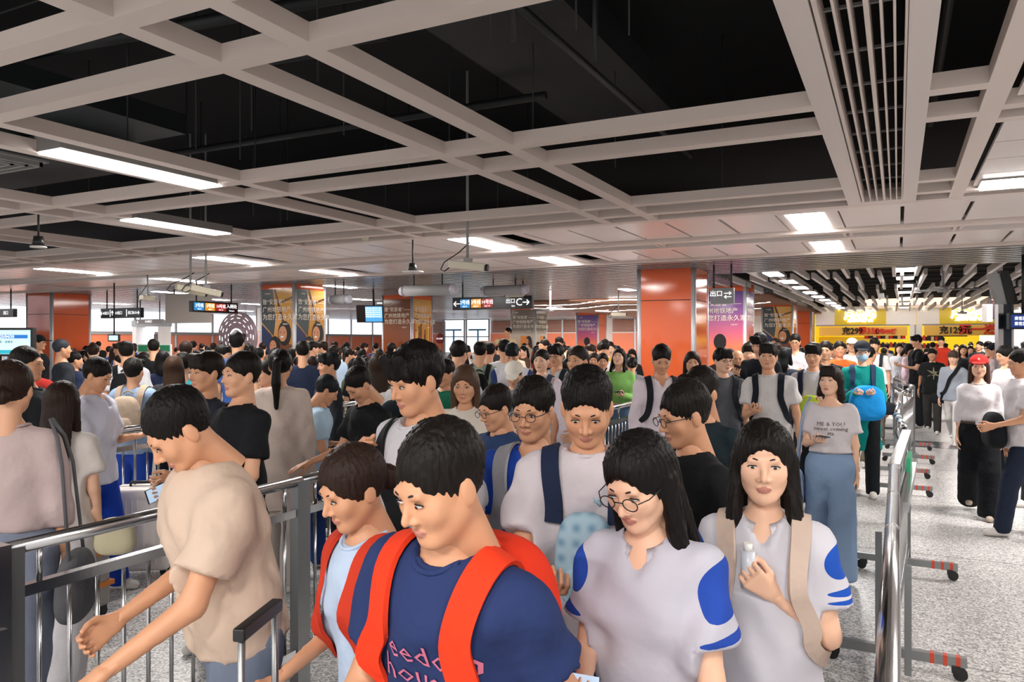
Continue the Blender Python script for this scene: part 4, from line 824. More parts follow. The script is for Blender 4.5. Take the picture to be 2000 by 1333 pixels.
SKINS = [mat('skin_a', '#d9a381', .5, fn=bump_noise(60, .0006, .2)), mat('skin_b', '#cc9572', .5, fn=bump_noise(60, .0006, .2)), mat('skin_c', '#e6b79a', .5, fn=bump_noise(60, .0006, .2))]
LIPS = mat('lips', '#b87a6b', .5); EYEW = mat('eye_white', '#e8e2de', .25); IRIS = mat('iris', '#150d0a', .15); BROW = mat('brow', '#1c1512', .7); LASH = mat('lash', '#120d0c', .6)
def hairmat(c): return mat('hair'+c, c, .5, fn=bump_noise(90, .006, .9, (1, 1, .06)), spec=.14)
def mkeye(parent, hm, s, lod):
    for sx_ in (-1, 1):
        b = MB(); pts = []
        nI = 12
        for i in range(nI):
            a = 2*math.pi*i/nI; pts.append((sx_*.031+.0125*math.cos(a), 0, .002+.0040*math.sin(a)+sx_*.001*math.cos(a)))
        i0 = len(b.v)
        b.v = [Vector((sx_*.031, -.0905, .003))]+[Vector((x, -.0835+.012*((x-sx_*.031)/.0135)**2*.35, z)) for x, _, z in pts]; b.f = [(0, 1+(k+1) % nI, 1+k) for k in range(nI)]; b.sm = [1]*nI
        e = b.build('eye', EYEW, parent); e.matrix_local = hm
        if lod == 0 or True: m2 = MB(); m2.v = [Vector((sx_*.031, -.0925, .003))]+[Vector((sx_*.031+.0052*math.cos(k*.7854), -.0898, .002+.0040*math.sin(k*.7854))) for k in range(8)]; m2.f = [(0, 1+(k+1) % 8, 1+k) for k in range(8)]; m2.sm = [1]*8; m2.build('iris', IRIS, e)
        lsh = MB(); lsh.tube([(sx_*(.031+.0145*math.cos(a)), -.0875+.006*abs(math.cos(a)), .002+.0048*math.sin(a)) for a in np.linspace(.1, 3.04, 8)], .0019, 5); lsh.build('eyelid_line', LASH, e)
        bw = MB(); bw.tube([(sx_*(.016+.0062*i), -.0905+.0022*i*i*.32, .0235+.0018*math.sin(i*.7)*2) for i in range(5)], .002, 6, rad=[.0016, .0026, .0026, .002, .001]); o = bw.build('eyebrow', BROW, parent); o.matrix_local = hm
NP = [0]
def person(label, px, ytop, d, face=0, sex='m', hst='short', hc='#14110f', skin=0, top=('tee', '#222222'), bot=('pants', '#23252a'), arms=('down', 'down'), step=0., lean=0, look=0, nod=0, lod=1, h=None, z0=0., group=None, extra=None, loc=None, shoes='#d8d5d0', tilt=0, glasses=False, mask=None, cap=None, twist=0, build=1., kn=None, vb=None, name='person'):
    """One figure: body, clothing and hair are built from joint positions; returns the root Empty and its working data."""
    if h is None: h = max(1.42, min(1.9, CAM_H-(ytop-667)*d/FOC-z0))
    f = sex == 'f'; p = at(px, d) if loc is None else (loc[0], loc[1], 0)
    rot = math.atan2(-p[0], p[1])+face*D2R
    H0 = h; s = h/1.715; st = step
    for _pass in range(3):
        shw = (.143 if f else .168)*s*build; hpw = .085*s
        def leg(sd, a):
            hip = np.array([sd*hpw, 0, 0]); th_ = a*D2R; kb = (max(0, -a)*.9+abs(a)*.25+4)*D2R if kn is None else kn*D2R
            k = hip+.44*s*np.array([sd*.02, -math.sin(th_), -math.cos(th_)]); an = k+.41*s*np.array([0, -math.sin(th_-kb), -math.cos(th_-kb)]); return [hip, k, an]
        LG = [leg(1, st), leg(-1, -st)]; zmin = min(l[2][2] for l in LG); pz = .085*s-zmin; P0 = np.array([0, 0, pz])
        for l in LG:
            for i in range(3): l[i] = l[i]+P0
        Rb = rz_(twist*D2R) @ ry(tilt*D2R) @ rx(lean*D2R); up = Rb @ np.array([0, 0, 1.]); fw = Rb @ np.array([0, -1., 0]); xr = Rb @ np.array([1., 0, 0])
        def T(x, y, z): return P0+Rb @ np.array([x, y, z])
        chest = T(0, -.0, .36*s); neck = T(0, .012*s, .505*s); sh = [T(sd*shw, .01, .435*s) for sd in (1, -1)]
        Rh = rz_(look*D2R) @ rx((lean*.55+nod)*D2R); hs = .97*s**.5
        hp = neck+(Rb @ rx(nod*.35*D2R) @ np.array([0, -.012, 1.]))*.165*s+Rh @ np.array([0, -.012, 0])*(nod/25.)
        topz = hp[2]+.125*hs
        if ytop is None or _pass == 2: break
        s *= H0/topz
        s = max(.84, min(1.13, s))
    c_, s_ = math.cos(rot), math.sin(rot)
    if loc is None: p = (p[0]-(c_*hp[0]-s_*hp[1]), p[1]-(s_*hp[0]+c_*hp[1]), 0)
    root = empty(name, (p[0], p[1], z0), rot, label=label, cat='person', group=group)
    dist = d if loc is None else (15 if lod == 2 else 4)
    vox, hh, hv_, ha = ((.0155, .0048, .0055, .0048) if dist < 3 else (.019, .0062, .0075, .006) if dist < 5.6 else (.023, .0082, .0095, .0075) if dist < 9 else (.029, .0105, .0125, .0095) if dist < 14 else (.034, .0125, .015, .012))
    A = []
    for i, sd in enumerate((1, -1)):
        a_ = arms[i]; a_ = ARMS[a_] if isinstance(a_, str) else a_
        u, v, n_, hpz = a_; mir = np.array([sd, 1, 1]); u = Rb @ (nz(u)*mir); v = Rb @ (nz(v)*mir); n_ = Rb @ (nz(n_)*mir)
        e = sh[i]+u*.275*s; w_ = e+v*.245*s; A.append((sh[i], e, w_, v, n_, hpz, u))
    pts = np.array([q for l in LG for q in l]+[q for a in A for q in a[:3]]+[hp, neck]); lo, hi = pts.min(0)-.17*s, pts.max(0)+.17*s; lo[2] = -.01
    def grid(lo, hi, v=vox): return G(lspace(lo[0], hi[0], v), lspace(lo[1], hi[1], v), lspace(lo[2], hi[2], v))
    # ---- body
    g = grid(lo, hi); sk = build
    g.cone(T(0, 0, .0), T(0, 0, .14*s), (.138 if not f else .142)*s, .122*s*sk, .04, fw, .66); g.cone(T(0, 0, .14*s), T(0, .0, .36*s), .122*s*sk, (.155 if not f else .138)*s*sk, .04, fw, .66)
    g.cone(sh[0]-xr*.03, sh[1]+xr*.03, .048*s, .048*s, .05); g.cone(chest+up*.06*s, neck, .08*s, .05*s, .05); g.cone(neck-up*.02, hp-up*.07*s-fw*.012*s, .050*s*(.86 if f else 1), .045*s*(.86 if f else 1), .02)
    if f:
        for sd in (-1, 1): g.ell(T(sd*.065*s, -.055*s, .32*s), (.045*s, .04*s, .045*s), .03)
    ar = .88 if f else 1.
    for (a0, e, w_, v, n_, hpz, u) in A: g.cone(a0, e, .047*s*ar, .037*s*ar, .03); g.cone(e, w_, .038*s*ar, .0245*s*ar, .02)
    for l in LG: g.cone(l[0], l[1], .073*s, .05*s, .03); g.cone(l[1], l[2], .05*s, .033*s, .02); g.ell(l[1]+(l[2]-l[1])*.3+np.array([0, .006, 0]), (.046*s, .046*s, .09*s), .03); g.cone(l[2]+np.array([0, .02, -.045*s]), l[2]+np.array([0, -.11*s, -.05*s]), .032*s, .026*s, .02)
    parts = [(*g.surf(1), 0)]
    hP, hQ, hM = head(sex, hh, lod); parts.append((xf(hP*hs*1.0, Rh, hp), hQ, hM))
    for i, (a0, e, w_, v, n_, hpz, u) in enumerate(A):
        zc = -v; n2 = nz(n_-v*(n_@v)); yc = -n2; xc = np.cross(yc, zc); P_, Q_ = hand(hpz, ha, lod); hsz = s*(.93 if f else 1.02)
        if i == 1: P_ = P_*np.array([-1, 1, 1]); Q_ = Q_[:, ::-1]
        parts.append((xf(P_*hsz, np.stack([xc, yc, zc], 1), w_), Q_, 0))
    bm = tomesh('body', parts, [SKINS[skin], LIPS]); link('body', bm, root)
    hm = Matrix.Translation(Vector(hp)) @ Matrix([list(r) for r in Rh]).to_4x4() @ Matrix.Scale(hs, 4)
    if lod < 2 and dist < 14: mkeye(root, hm, s, lod)
    if hst and hst != 'bald':
        P_, Q_ = hair(hst, hv_, lod); link('hair', tomesh('hair', [(xf(P_*hs, Rh, hp), Q_, 0)], [hairmat(hc)]), root)
    # ---- trousers, skirts
    vc = vox*.95
    tk = top[0]; key = top[2] if len(top) > 2 and top[2] else tk; hemz = {'crop': .10, 'dress': -.42, 'longcoat': -.35, 'tucked': .07}.get(key, key if isinstance(key, (int, float)) else -.12)*s; tpz = .10*s if key in ('dress', 'longcoat') else min(.10*s, hemz+.045)
    bk, bc = bot[0], bot[1]; hem = None
    if bk in ('pants', 'wide', 'shorts', 'jeans', 'slim'):
        g = grid(np.array([lo[0], lo[1], 0]), np.array([hi[0], hi[1], pz+.16*s]), vc); wd = {'pants': (.1, .08, .072), 'wide': (.108, .105, .115), 'shorts': (.108, .105, .1), 'jeans': (.098, .077, .068), 'slim': (.092, .066, .05)}[bk]
        g.cone(T(0, 0, -.03*s), T(0, 0, .1*s), .172*s, .15*s*build, .03, fw, .7)
        for l in LG: g.cone(l[0], l[1], wd[0]*s, wd[1]*s, .03); g.cone(l[1], l[2]+np.array([0, 0, -.02*s]), wd[1]*s, wd[2]*s, .02)
        X, Y, Z = g.ax; g.D += (.004*np.sin(Z*38+1)[None, None, :]*np.sin(X*23+Y[0]*3)[:, None, None]*np.sin(Y*26)[None, :, None]).astype(np.float32)
        g.cut(up, float(up@T(0, 0, tpz))); g.cut((0, 0, -1), -(.03*s if bk != 'shorts' else (LG[0][1][2]*.5+LG[1][1][2]*.5)*.97))
        link('trousers' if bk != 'shorts' else 'shorts', tomesh('t', [(*g.surf(1), 0)], [cloth(bc) if isinstance(bc, str) else bc]), root)
    if bk in ('skirt',):
        g = grid(np.array([lo[0]-.1, lo[1]-.1, 0]), np.array([hi[0]+.1, hi[1]+.1, pz+.16*s]), vc); zk = bot[2] if len(bot) > 2 else .35
        g.cone(T(0, 0, .08*s), np.array([0, 0, zk*s]), .15*s, .24*s, .03, (0, 1, 0), .75); X, Y, Z = g.ax; th = np.arctan2(X[:, None, None], Y[None, :, None]); g.D += (.012*np.sin(12*th)*np.clip((pz-Z)/pz, 0, 1)[None, None, :]).astype(np.float32)
        g.cut(up, float(up@T(0, 0, .10*s))); g.cut((0, 0, -1), -zk*s); link('skirt', tomesh('t', [(*g.surf(1), 0)], [cloth(bc) if isinstance(bc, str) else bc]), root)
    # ---- shoes
    g = G(lspace(lo[0], hi[0], max(vox*.7, .011)), lspace(lo[1]-.05, hi[1]+.05, max(vox*.7, .011)), lspace(-.01, .24 if abs(step) > 8 else .14, max(vox*.7, .011)))
    for l in LG:
        a = l[2]; zf = a[2]-.085*s
        g.cone(a+np.array([0, .03*s, -.05*s]), a+np.array([0, -.125*s, -.058*s]), .040*s, .034*s, .02); g.cone(a+np.array([0, .02, -.03*s]), a+np.array([0, .0, .0]), .042*s, .04*s, .02); g.cone(a+np.array([0, -.03*s, -.03*s]), a+np.array([0, -.1*s, -.05*s]), .036*s, .03*s, .02)
    g.cut((0, 0, -1), -.002)
    link('shoes', tomesh('s', [(*g.surf(1), 0)], [mat('shoe'+shoes, shoes, .6)]), root)
    # ---- top
    tk, tc = top[0], top[1]; tm = cloth(tc) if isinstance(tc, str) else tc; long = tk in ('long', 'shirt', 'jacket', 'longcoat'); drs = tk in ('dress', 'longcoat')
    
    fat = {'tank': .0, 'jacket': .022, 'longcoat': .02, 'fit': -.003}.get(top[3] if len(top) > 3 else tk, .008)*s
    l2 = lo.copy(); h2 = hi.copy(); l2[2] = max(0, pz+hemz-.06); h2[2] = max(h2[2]-.1*s, 0); l2[:2] -= .04; h2[:2] += .04
    g = grid(l2, h2, vc)
    g.cone(T(0, 0, hemz-.02), T(0, 0, .14*s), (.182 if hemz < 0 and not drs else .165 if not drs else .25)*s+fat, .148*s*build+fat, .04, fw, .72); g.cone(T(0, 0, .14*s), T(0, 0, .36*s), .148*s*build+fat, (.172 if not f else .152)*s*build+fat, .04, fw, .70)
    g.cone(sh[0]-xr*.015, sh[1]+xr*.015, .054*s+fat*.5, .054*s+fat*.5, .045); g.cone(chest+up*.05*s, neck-up*.02*s, .10*s+fat*.5, .058*s+fat*.4, .045)
    if f:
        for sd in (-1, 1): g.ell(T(sd*.06*s, -.066*s, .32*s), (.058*s+fat, .05*s+fat, .058*s), .05)
    if tk != 'tank':
        for (a0, e, w_, v, n_, hpz, u) in A:
            if long: g.cone(a0, e, .056*s+fat*.8, .053*s+fat*.6, .03); g.cone(e, w_+v*.01, .054*s+fat*.6, .037*s+fat*.4, .02)
            else: g.cone(a0, a0+u*.2*s, .056*s+fat*.7, .070*s+fat, .03)
    X, Y, Z = g.ax; X3, Y3, Z3 = X[:, None, None], Y[None, :, None], Z[None, None, :]
    q = (.009 if lod < 2 else .005); q = q*np.clip((np.sqrt((X3-neck[0])**2+(Y3-neck[1])**2+(Z3-neck[2])**2)-.10*s)/(.10*s), 0, 1); g.D += (q*np.sin(Z3*31+5*np.sin(X3*9+NP[0]))*np.sin(X3*19+Y3*15+NP[0]*1.7)+q*.6*np.sin(X3*44-Z3*26+NP[0])*np.sin(Y3*33)).astype(np.float32)
    g.cut(-up, -float(up@T(0, 0, hemz)))
    if not long and tk != 'tank':
        for (a0, e, w_, v, n_, hpz, u) in A:       # sleeve ends, only near the arm
            c = a0+u*.185*s; sl, Pq = g.sub(c-.16*s, c+.16*s)
            if sl: pl_ = (Pq[0]-c[0])*u[0]+(Pq[1]-c[1])*u[1]+(Pq[2]-c[2])*u[2]; rr = np.sqrt((Pq[0]-c[0])**2+(Pq[1]-c[1])**2+(Pq[2]-c[2])**2); m = (rr < .13*s) & (np.sqrt(np.maximum(rr**2-pl_**2, 0)) < .095*s) & (pl_ > 0); cyl = g.D[sl]; sidex = ((Pq[0]-T(0, 0, 0)[0])*xr[0]+(Pq[1]-T(0, 0, 0)[1])*xr[1]+(Pq[2]-T(0, 0, 0)[2])*xr[2])*(1 if u is A[0][6] else -1) > .155*s; g.D[sl] = np.where(m & sidex, np.maximum(cyl, pl_), cyl)
    nk = .068 if not f else .07
    if tk == 'boat': g.ell(neck+fw*.03*s+up*.01*s, (.12*s, .085*s, .05*s), .01, mode='s')
    elif tk == 'tank': g.ell(neck+fw*.04*s, (.1*s, .1*s, .07*s), .01, mode='s')
    else: g.cone(neck-up*.012*s+fw*.012*s, neck+up*.12*s, (.056 if not f else .052)*s, .09*s, .01, mode='s')
    if (len(top) > 4 and top[4] == 'v') or tk in ('polo', 'shirt'): g.cone(neck+fw*.06*s+up*.01*s, neck+fw*.125*s-up*.062*s, .036*s, .014*s, .01, mode='s')
    if tk in ('tee', 'long', 'dress', 'longcoat') and dist < 9 and not (len(top) > 4 and top[4] == 'v'):
        th_ = np.linspace(0, 2*math.pi, 33)[:-1]; rp = np.array([neck+up*.004*s+fw*.012*s+(fw*math.cos(a)*(.070+.006)+xr*math.sin(a)*.068)*s-up*(.012*math.cos(a))*s for a in th_]); rp = g.stick(rp, .001)
        for _ in range(3): rp = (np.roll(rp, 1, 0)+2*rp+np.roll(rp, -1, 0))/4
        rp = np.concatenate([rp, rp[:2]]); nb = MB(); nb.tube(list(rp), .0065*s, 7); nb.build('neckband', tm, root)
    to = link({'jacket': 'jacket', 'dress': 'dress', 'longcoat': 'coat'}.get(tk, 'shirt'), tomesh('top', [(*g.surf(1), 0)], [tm]), root)
    if tk in ('polo', 'shirt', 'jacket') and lod < 2 and dist < 11:
        cm = top[5] if len(top) > 5 and top[5] else tc; b = MB(); n_ = 36; o_ = neck+fw*.012*s
        for i in range(n_+1):
            t_ = (18+324*i/n_)*D2R; ce, se = math.cos(t_), math.sin(t_); fr = max(0, ce); dr = fw*ce*.9+xr*se; gp = abs(i/n_-.5)*2
            base = o_+dr*.070*s-up*(.030+.030*fr)*s; topp = o_+dr*.062*s+up*(.024-.030*fr)*s; fold = o_+dr*(.078+.004*gp)*s+up*(.010-.032*fr)*s; tip = o_+dr*(.092+.014*gp**6)*s-up*(.034+.045*gp**5+.014*fr)*s
            b.v += [Vector(q_) for q_ in (base, topp, fold, tip, tip-dr*.006, fold-dr*.010)]
        b.f = [(i*6+k, i*6+(k+1), (i+1)*6+k+1, (i+1)*6+k) for i in range(n_) for k in range(5)]; b.sm = [1]*len(b.f)
        b.build('collar', cloth(cm) if isinstance(cm, str) else cm, root)
    NP[0] += 1
    W = dict(root=root, g=g, T=T, s=s, neck=neck, sh=sh, A=A, fw=fw, up=up, xr=xr, hp=hp, hm=hm, Rh=Rh, hs=hs, top=to, lod=lod, LG=LG, pz=pz)
    if glasses:
        gl = MB()
        for sd in (-1, 1): gl.tube([(sd*.033+.021*math.cos(a), -.106, .001+.017*math.sin(a)) for a in np.linspace(0, 6.283, 15)], .0016, 6); gl.tube([(sd*.055, -.104, .006), (sd*.074, -.08, .008), (sd*.08, .01, .004)], .0016, 6)
        gl.tube([(-.012, -.107, .004), (0, -.109, .006), (.012, -.107, .004)], .0016, 6); o = gl.build('glasses', BLACK, root); o.matrix_local = hm
    if mask:
        c = G(lspace(-.08, .08, .006), lspace(-.14, .03, .006), lspace(-.12, .03, .006)); c.ell((0, -.06, -.05), (.062, .058, .05), 0); c.cut((0, 0, 1), -.006); P_, Q_ = c.surf(1); link('face_mask', tomesh('mask', [(xf(P_*hs, Rh, hp), Q_, 0)], [mat('mask', mask, .7)]), root)
    if cap:
        c = G(lspace(-.12, .12, .006), lspace(-.22, .13, .006), lspace(0, .17, .006)); c.ell((0, .012, .05), (.094, .112, .09), 0); c.cut((0, 0, -1), -.042)
        c.cone((0, -.06, .052), (0, -.15, .04), .07, .06, .01, (0, 0, 1), .14); P_, Q_ = c.surf(1); link('cap', tomesh('cap', [(xf(P_*hs, Rh, hp), Q_, 0)], [cloth(cap)]), root)
    for e in (extra or []): e[0](W, *e[1:])
    return W
# ---- worn and held things
def ribbon(W, pts, wd, m, name, parent, off=.006, th=.004, n=44):
    P = np.array(pts, float); t = np.linspace(0, len(P)-1, n); P = np.stack([np.interp(t, range(len(P)), P[:, i]) for i in range(3)], 1)
    for _ in range(6): P[1:-1] = (P[:-2]+2*P[1:-1]+P[2:])/4
    P = W['g'].stick(P, off)
    for _ in range(5): P[1:-1] = (P[:-2]+2*P[1:-1]+P[2:])/4
    P = W['g'].stick(P, off)
    for _ in range(2): P[1:-1] = (P[:-2]+2*P[1:-1]+P[2:])/4
    Nn = W['g'].grad(P); Tn = np.gradient(P, axis=0); Tn /= np.linalg.norm(Tn, axis=1, keepdims=True)+1e-9; B = np.cross(Tn, Nn); B /= np.linalg.norm(B, axis=1, keepdims=True)+1e-9
    for _ in range(12): B[1:-1] = (B[:-2]+2*B[1:-1]+B[2:])/4; Nn[1:-1] = (Nn[:-2]+2*Nn[1:-1]+Nn[2:])/4
    V = []; 
    for i in range(n):
        for a, b in ((-1, 0), (1, 0), (1, 1), (-1, 1)): V.append(P[i]+B[i]*a*wd/2+Nn[i]*(th*b*2-.002))
    b = MB(); b.v = [Vector(v) for v in V]; b.f = [(i*4+k, i*4+(k+1) % 4, (i+1)*4+(k+1) % 4, (i+1)*4+k) for i in range(n-1) for k in range(4)]+[(0, 3, 2, 1), (4*n-4, 4*n-3, 4*n-2, 4*n-1)]; b.sm = [1]*len(b.f)
    o = b.build(name, m, parent); o.data.set_sharp_from_angle(angle=1.0); return o
def worn(W, name, label, cat, group=None):
    r = W['root']; t = empty(name, r.location, r.rotation_euler.z, label=label, cat=cat, group=group); return t
def superbox(c, r, R, h=.012, e=3.2, taper=.12):
    g = G(lspace(-r[0]*1.1, r[0]*1.1, h), lspace(-r[1]*1.15, r[1]*1.15, h), lspace(-r[2]*1.1, r[2]*1.1, h)); X, Y, Z = g.ax; k = 1-taper*Z/r[2]
    g.D = (((np.abs(X[:, None, None]/(r[0]*k[None, None, :]))**e+np.abs(Y[None, :, None]/(r[1]*k[None, None, :]))**e+np.abs(Z[None, None, :]/r[2])**e)**(1/e)-1)*min(r)).astype(np.float32)
    P, Q = g.surf(1); return xf(P, R, c), Q
def backpack(W, label, col='#1b1d22', scol=None, size=1., wd=.055, front=False, group='backpacks', onlystraps=False):
    t = worn(W, 'backpack', label, 'backpack', group); s = W['s']; m = cloth(col); sm = cloth(scol or col); T = W['T']; sg = -1 if front else 1
    R = np.stack([W['xr'], -W['fw'], W['up']], 1); hv = .014 if W['lod'] == 0 else .022
    dp = .075*size
    if not onlystraps:
        c = T(0, sg*(.115*s+dp), .24*s); P, Q = superbox(c, (.145*size*s, dp, .21*size*s), R, hv); link('pack_body', tomesh('pack', [(P, Q, 0)], [m]), t)
        c = T(0, sg*(.115*s+dp*1.9), .16*s); P, Q = superbox(c, (.11*size*s, dp*.42, .10*size*s), R, hv); link('pocket', tomesh('pack', [(P, Q, 0)], [m]), t)
        MB().tube([T(x*.03, sg*(.13*s+.0), (.24+.2*size)*s+.02+.03*math.cos(x)) for x in (-1.5, -.8, 0, .8, 1.5)], .008, 6).build('top_loop', m, t)
    for sd in (-1, 1):
        x = sd*.105*s
        ribbon(W, [T(x*.9, sg*.15*s, .33*s), T(x*.9, sg*.10*s, .44*s), T(x, 0, .53*s), T(x*1.02, -sg*.12*s, .44*s), T(x*1.1, -sg*.18*s, .32*s), T(x*1.35, -sg*.14*s, .2*s), T(x*1.75, -sg*.03*s, .14*s), T(x*1.5, sg*.1*s, .12*s)], wd, sm, 'shoulder_strap', t, .009, .006, 44)
    return t
def sling(W, label, col='#16181c', side=1, bag=True, wd=.04, bpos=None, bsize=(.12, .05, .09), name='sling_bag', group='shoulder bags'):
    t = worn(W, name, label, 'bag', group); s = W['s']; T = W['T']; m = cloth(col); x = side
    hip = (-x*.2*s, 0, -.02*s)
    ribbon(W, [T(x*.1*s, 0, .53*s), T(x*.07*s, -.15*s, .42*s), T(-x*.02*s, -.2*s, .28*s), T(-x*.12*s, -.2*s, .1*s), T(-x*.19*s, -.08*s, 0)], wd, m, 'strap', t, .008)
    ribbon(W, [T(x*.1*s, 0, .53*s), T(x*.07*s, .15*s, .42*s), T(-x*.02*s, .2*s, .28*s), T(-x*.12*s, .2*s, .1*s), T(-x*.19*s, .08*s, 0)], wd, m, 'strap', t, .008)
    if bag:
        b = bpos or (-x*.25*s, 0, -.08*s); R = np.stack([W['xr'], -W['fw'], W['up']], 1); P, Q = superbox(T(*b), bsize, R, .012); link('bag_body', tomesh('bag', [(P, Q, 0)], [m]), t)
    return t
def shoulderbag(W, label, col, side=1, size=(.06, .15, .13), drop=.42, name='shoulder_bag'):
    t = worn(W, name, label, 'bag', 'shoulder bags'); s = W['s']; T = W['T']; m = cloth(col); x = side; c = T(x*(.24*s+size[0]*.3), .03, .45*s-drop)
    R = np.stack([W['xr'], -W['fw'], W['up']], 1); P, Q = superbox(c, size, R, .012, 2.8); link('bag_body', tomesh('bag', [(P, Q, 0)], [m]), t)
    a = T(x*.125*s, 0, .53*s)
    for yy in (-1, 1): MB().tube([c+W['up']*size[2]*.8-W['fw']*yy*size[1]*.6, T(x*.215*s, yy*.07, .34*s), T(x*.19*s, yy*.045, .46*s), T(x*.15*s, yy*.012, .54*s)], .008, 6).build('bag_strap', m, t)
    return t
def phone(W, i=0, label='phone', col='#16181b', case=None):
    a0, e, w_, v, n_, hpz, u = W['A'][i]; s = W['s']; n2 = nz(n_-v*(n_@v)); c = w_+v*.085*s+n2*.034*s; r = W['root']
    t = empty('phone', r.location, r.rotation_euler.z, label=label, cat='phone', group='phones in hands'); xc = np.cross(-n2, -v)
    M = Matrix.Translation(Vector(c)) @ Matrix([[xc[k], -v[k], n2[k]] for k in range(3)]).to_4x4()
    MB().box(-.036, .036, -.075, .075, -.004, .004, M).build('phone_body', mat('phone'+col, col, .3), t, .002); MB().box(-.033, .033, -.071, .071, .0041, .005, M).build('screen', mat('phone_screen', '#9fb4c8', .1, emit='#b8cfe6', es=.3), t); return t
def decal(W, s_, size, m, x=0, z=.3, back=False, name='print', bold=.002, rot=0):
    """flat print laid onto the shirt"""
    c = bpy.data.curves.new('txt', 'FONT'); c.body = s_; c.size = size; c.align_x = 'CENTER'; c.align_y = 'CENTER'; c.resolution_u = 1; c.offset = bold; c.space_line = .8
    o = bpy.data.objects.new('txt', c); COL.objects.link(o); me = bpy.data.meshes.new_from_object(o.evaluated_get(bpy.context.evaluated_depsgraph_get())); bpy.data.objects.remove(o)
    n = len(me.vertices); V = np.zeros(n*3, np.float32); me.vertices.foreach_get('co', V); V = V.reshape(-1, 3); sg = 1 if back else -1
    V = V @ rz_(rot*D2R).T
    P = np.array([W['T'](x*W['s']+(v[0]*(-1 if back else 1)), sg*.17*W['s'], z*W['s']+v[1]) for v in V])
    for _ in range(6): P = P+W['fw']*sg*-1*-1*(0)+(-W['fw'] if sg < 0 else W['fw'])*(W['g'].val(P)-.004)[:, None]*.9
    me.vertices.foreach_set('co', P.astype(np.float32).ravel()); me.materials.clear(); me.materials.append(m); me.update(); return link(name, me, W['root'])
def twotone(W, col, spots, name='trim'):
    """the shirt's cloth with panels of another colour: spots = (centre in the chest frame, radii, colour)"""
    NP[0] += 1; m = bpy.data.materials.new('two_tone_cloth'); m.use_nodes = True; nt = m.node_tree; b = nt.nodes['Principled BSDF']; b.inputs['Roughness'].default_value = .85; b.inputs['Specular IOR Level'].default_value = .25
    bump_noise(9, .012, .55, detail=3)(nt, b); tc = N(nt, 'ShaderNodeTexCoord'); prev = None
    R = Matrix([list(W['xr']), list(-W['fw']), list(W['up'])])
    for c, rr, cl in spots:
        mp = N(nt, 'ShaderNodeMapping'); C = W['T'](*[q*W['s'] for q in c]); e = R.to_euler(); loc = R @ Vector(C)
        mp.inputs['Rotation'].default_value = e; mp.inputs['Location'].default_value = -loc; mp.vector_type = 'POINT'
        sc = N(nt, 'ShaderNodeVectorMath', operation='DIVIDE'); sc.inputs[1].default_value = rr; ln = N(nt, 'ShaderNodeVectorMath', operation='LENGTH'); lt = N(nt, 'ShaderNodeMath', operation='LESS_THAN'); lt.inputs[1].default_value = 1.
        nt.links.new(tc.outputs['Object'], mp.inputs[0]); nt.links.new(mp.outputs[0], sc.inputs[0]); nt.links.new(sc.outputs[0], ln.inputs[0]); nt.links.new(ln.outputs['Value'], lt.inputs[0])
        mx = N(nt, 'ShaderNodeMix', data_type='RGBA'); mx.inputs[6].default_value = lin(col); mx.inputs[7].default_value = lin(cl)
        if prev: nt.links.new(prev, mx.inputs[6])
        nt.links.new(lt.outputs[0], mx.inputs[0]); prev = mx.outputs[2]
    nt.links.new(prev, b.inputs['Base Color']); W['top'].data.materials[0] = m
# ------------------------------------------------------------------ people near the camera
WHT = '#dedce2'; BLK = '#17181b'; NAVY = '#222b45'
def bag_at(W, c, r, col, label, cat='bag', name='hand_bag', e=3.):
    t = worn(W, name, label, cat); R = np.stack([W['xr'], -W['fw'], W['up']], 1); P, Q = superbox(W['T'](*[q*W['s'] for q in c]), r, R, .011, e); link('bag_body', tomesh('bag', [(P, Q, 0)], [cloth(col)]), t); return t
def helds(W, i, r, col, label, name='bottle'):
    a0, e, w_, v, n_, hpz, u = W['A'][i]; t = worn(W, name, label, name); c = w_+v*.08+nz(n_)*.035; b = MB(); b.bar(c-W['up']*r[1], c+W['up']*r[1], r[0], 14); b.build('bottle_body', mat('held'+col, col, .3), t); b = MB(); b.bar(c+W['up']*r[1], c+W['up']*(r[1]+.02), r[0]*.6, 12); b.build('cap', WHITE, t)
W = person('girl in white and blue school polo walking to the camera, front right', 1492, 824, 2.1, -4, 'f', 'mid', '#15110f', 2, ('polo', '#c9c7cf', None, None, '', '#c9c7cf'), ('pants', '#0f3c98'), ('chest', 'down'), 14, 3, look=4, lod=0)
backpack(W, 'beige backpack of the girl in white and blue polo', '#a39080', '#c3aea0', .85, .05)
twotone(W, '#c9c7cf', [((sd*.235, .0, .40), (.06, .3, .05), '#1c4fb0') for sd in (1, -1)]+[((sd*.26, .0, .31), (.075, .3, .010), '#1c4fb0') for sd in (1, -1)]+[((sd*.26, .0, .285), (.075, .3, .006), '#1c4fb0') for sd in (1, -1)])
helds(W, 0, (.02, .05), '#c8ccd4', 'small bottle held at the chest of the girl in polo')
W = person('long-haired girl with glasses bending over her phone, front centre', 1250, 846, 1.8, -22, 'f', 'long', '#13100f', 2, ('polo', '#bcbac6', None, None, 'v', '#bcbac6'), ('pants', '#27407e'), ('swingf', 'phone'), 12, 10, look=-10, nod=18, glasses=True, lod=0)
twotone(W, '#bcbac6', [((sd*.215, .0, .41), (.06, .3, .06), '#2447a4') for sd in (1, -1)]+[((sd*.25, .0, .30), (.08, .3, .012), '#2447a4') for sd in (1, -1)])
phone(W, 1, 'phone of the long-haired girl with glasses')
W = person('boy in navy tee with red backpack, leaning forward, front', 860, 832, 1.5, -38, 'm', 'short', '#171310', 1, ('tee', '#26345f'), ('pants', '#1a2238'), ('swingb', 'front'), 16, 12, look=-14, nod=14, tilt=6, lod=0, glasses=False)
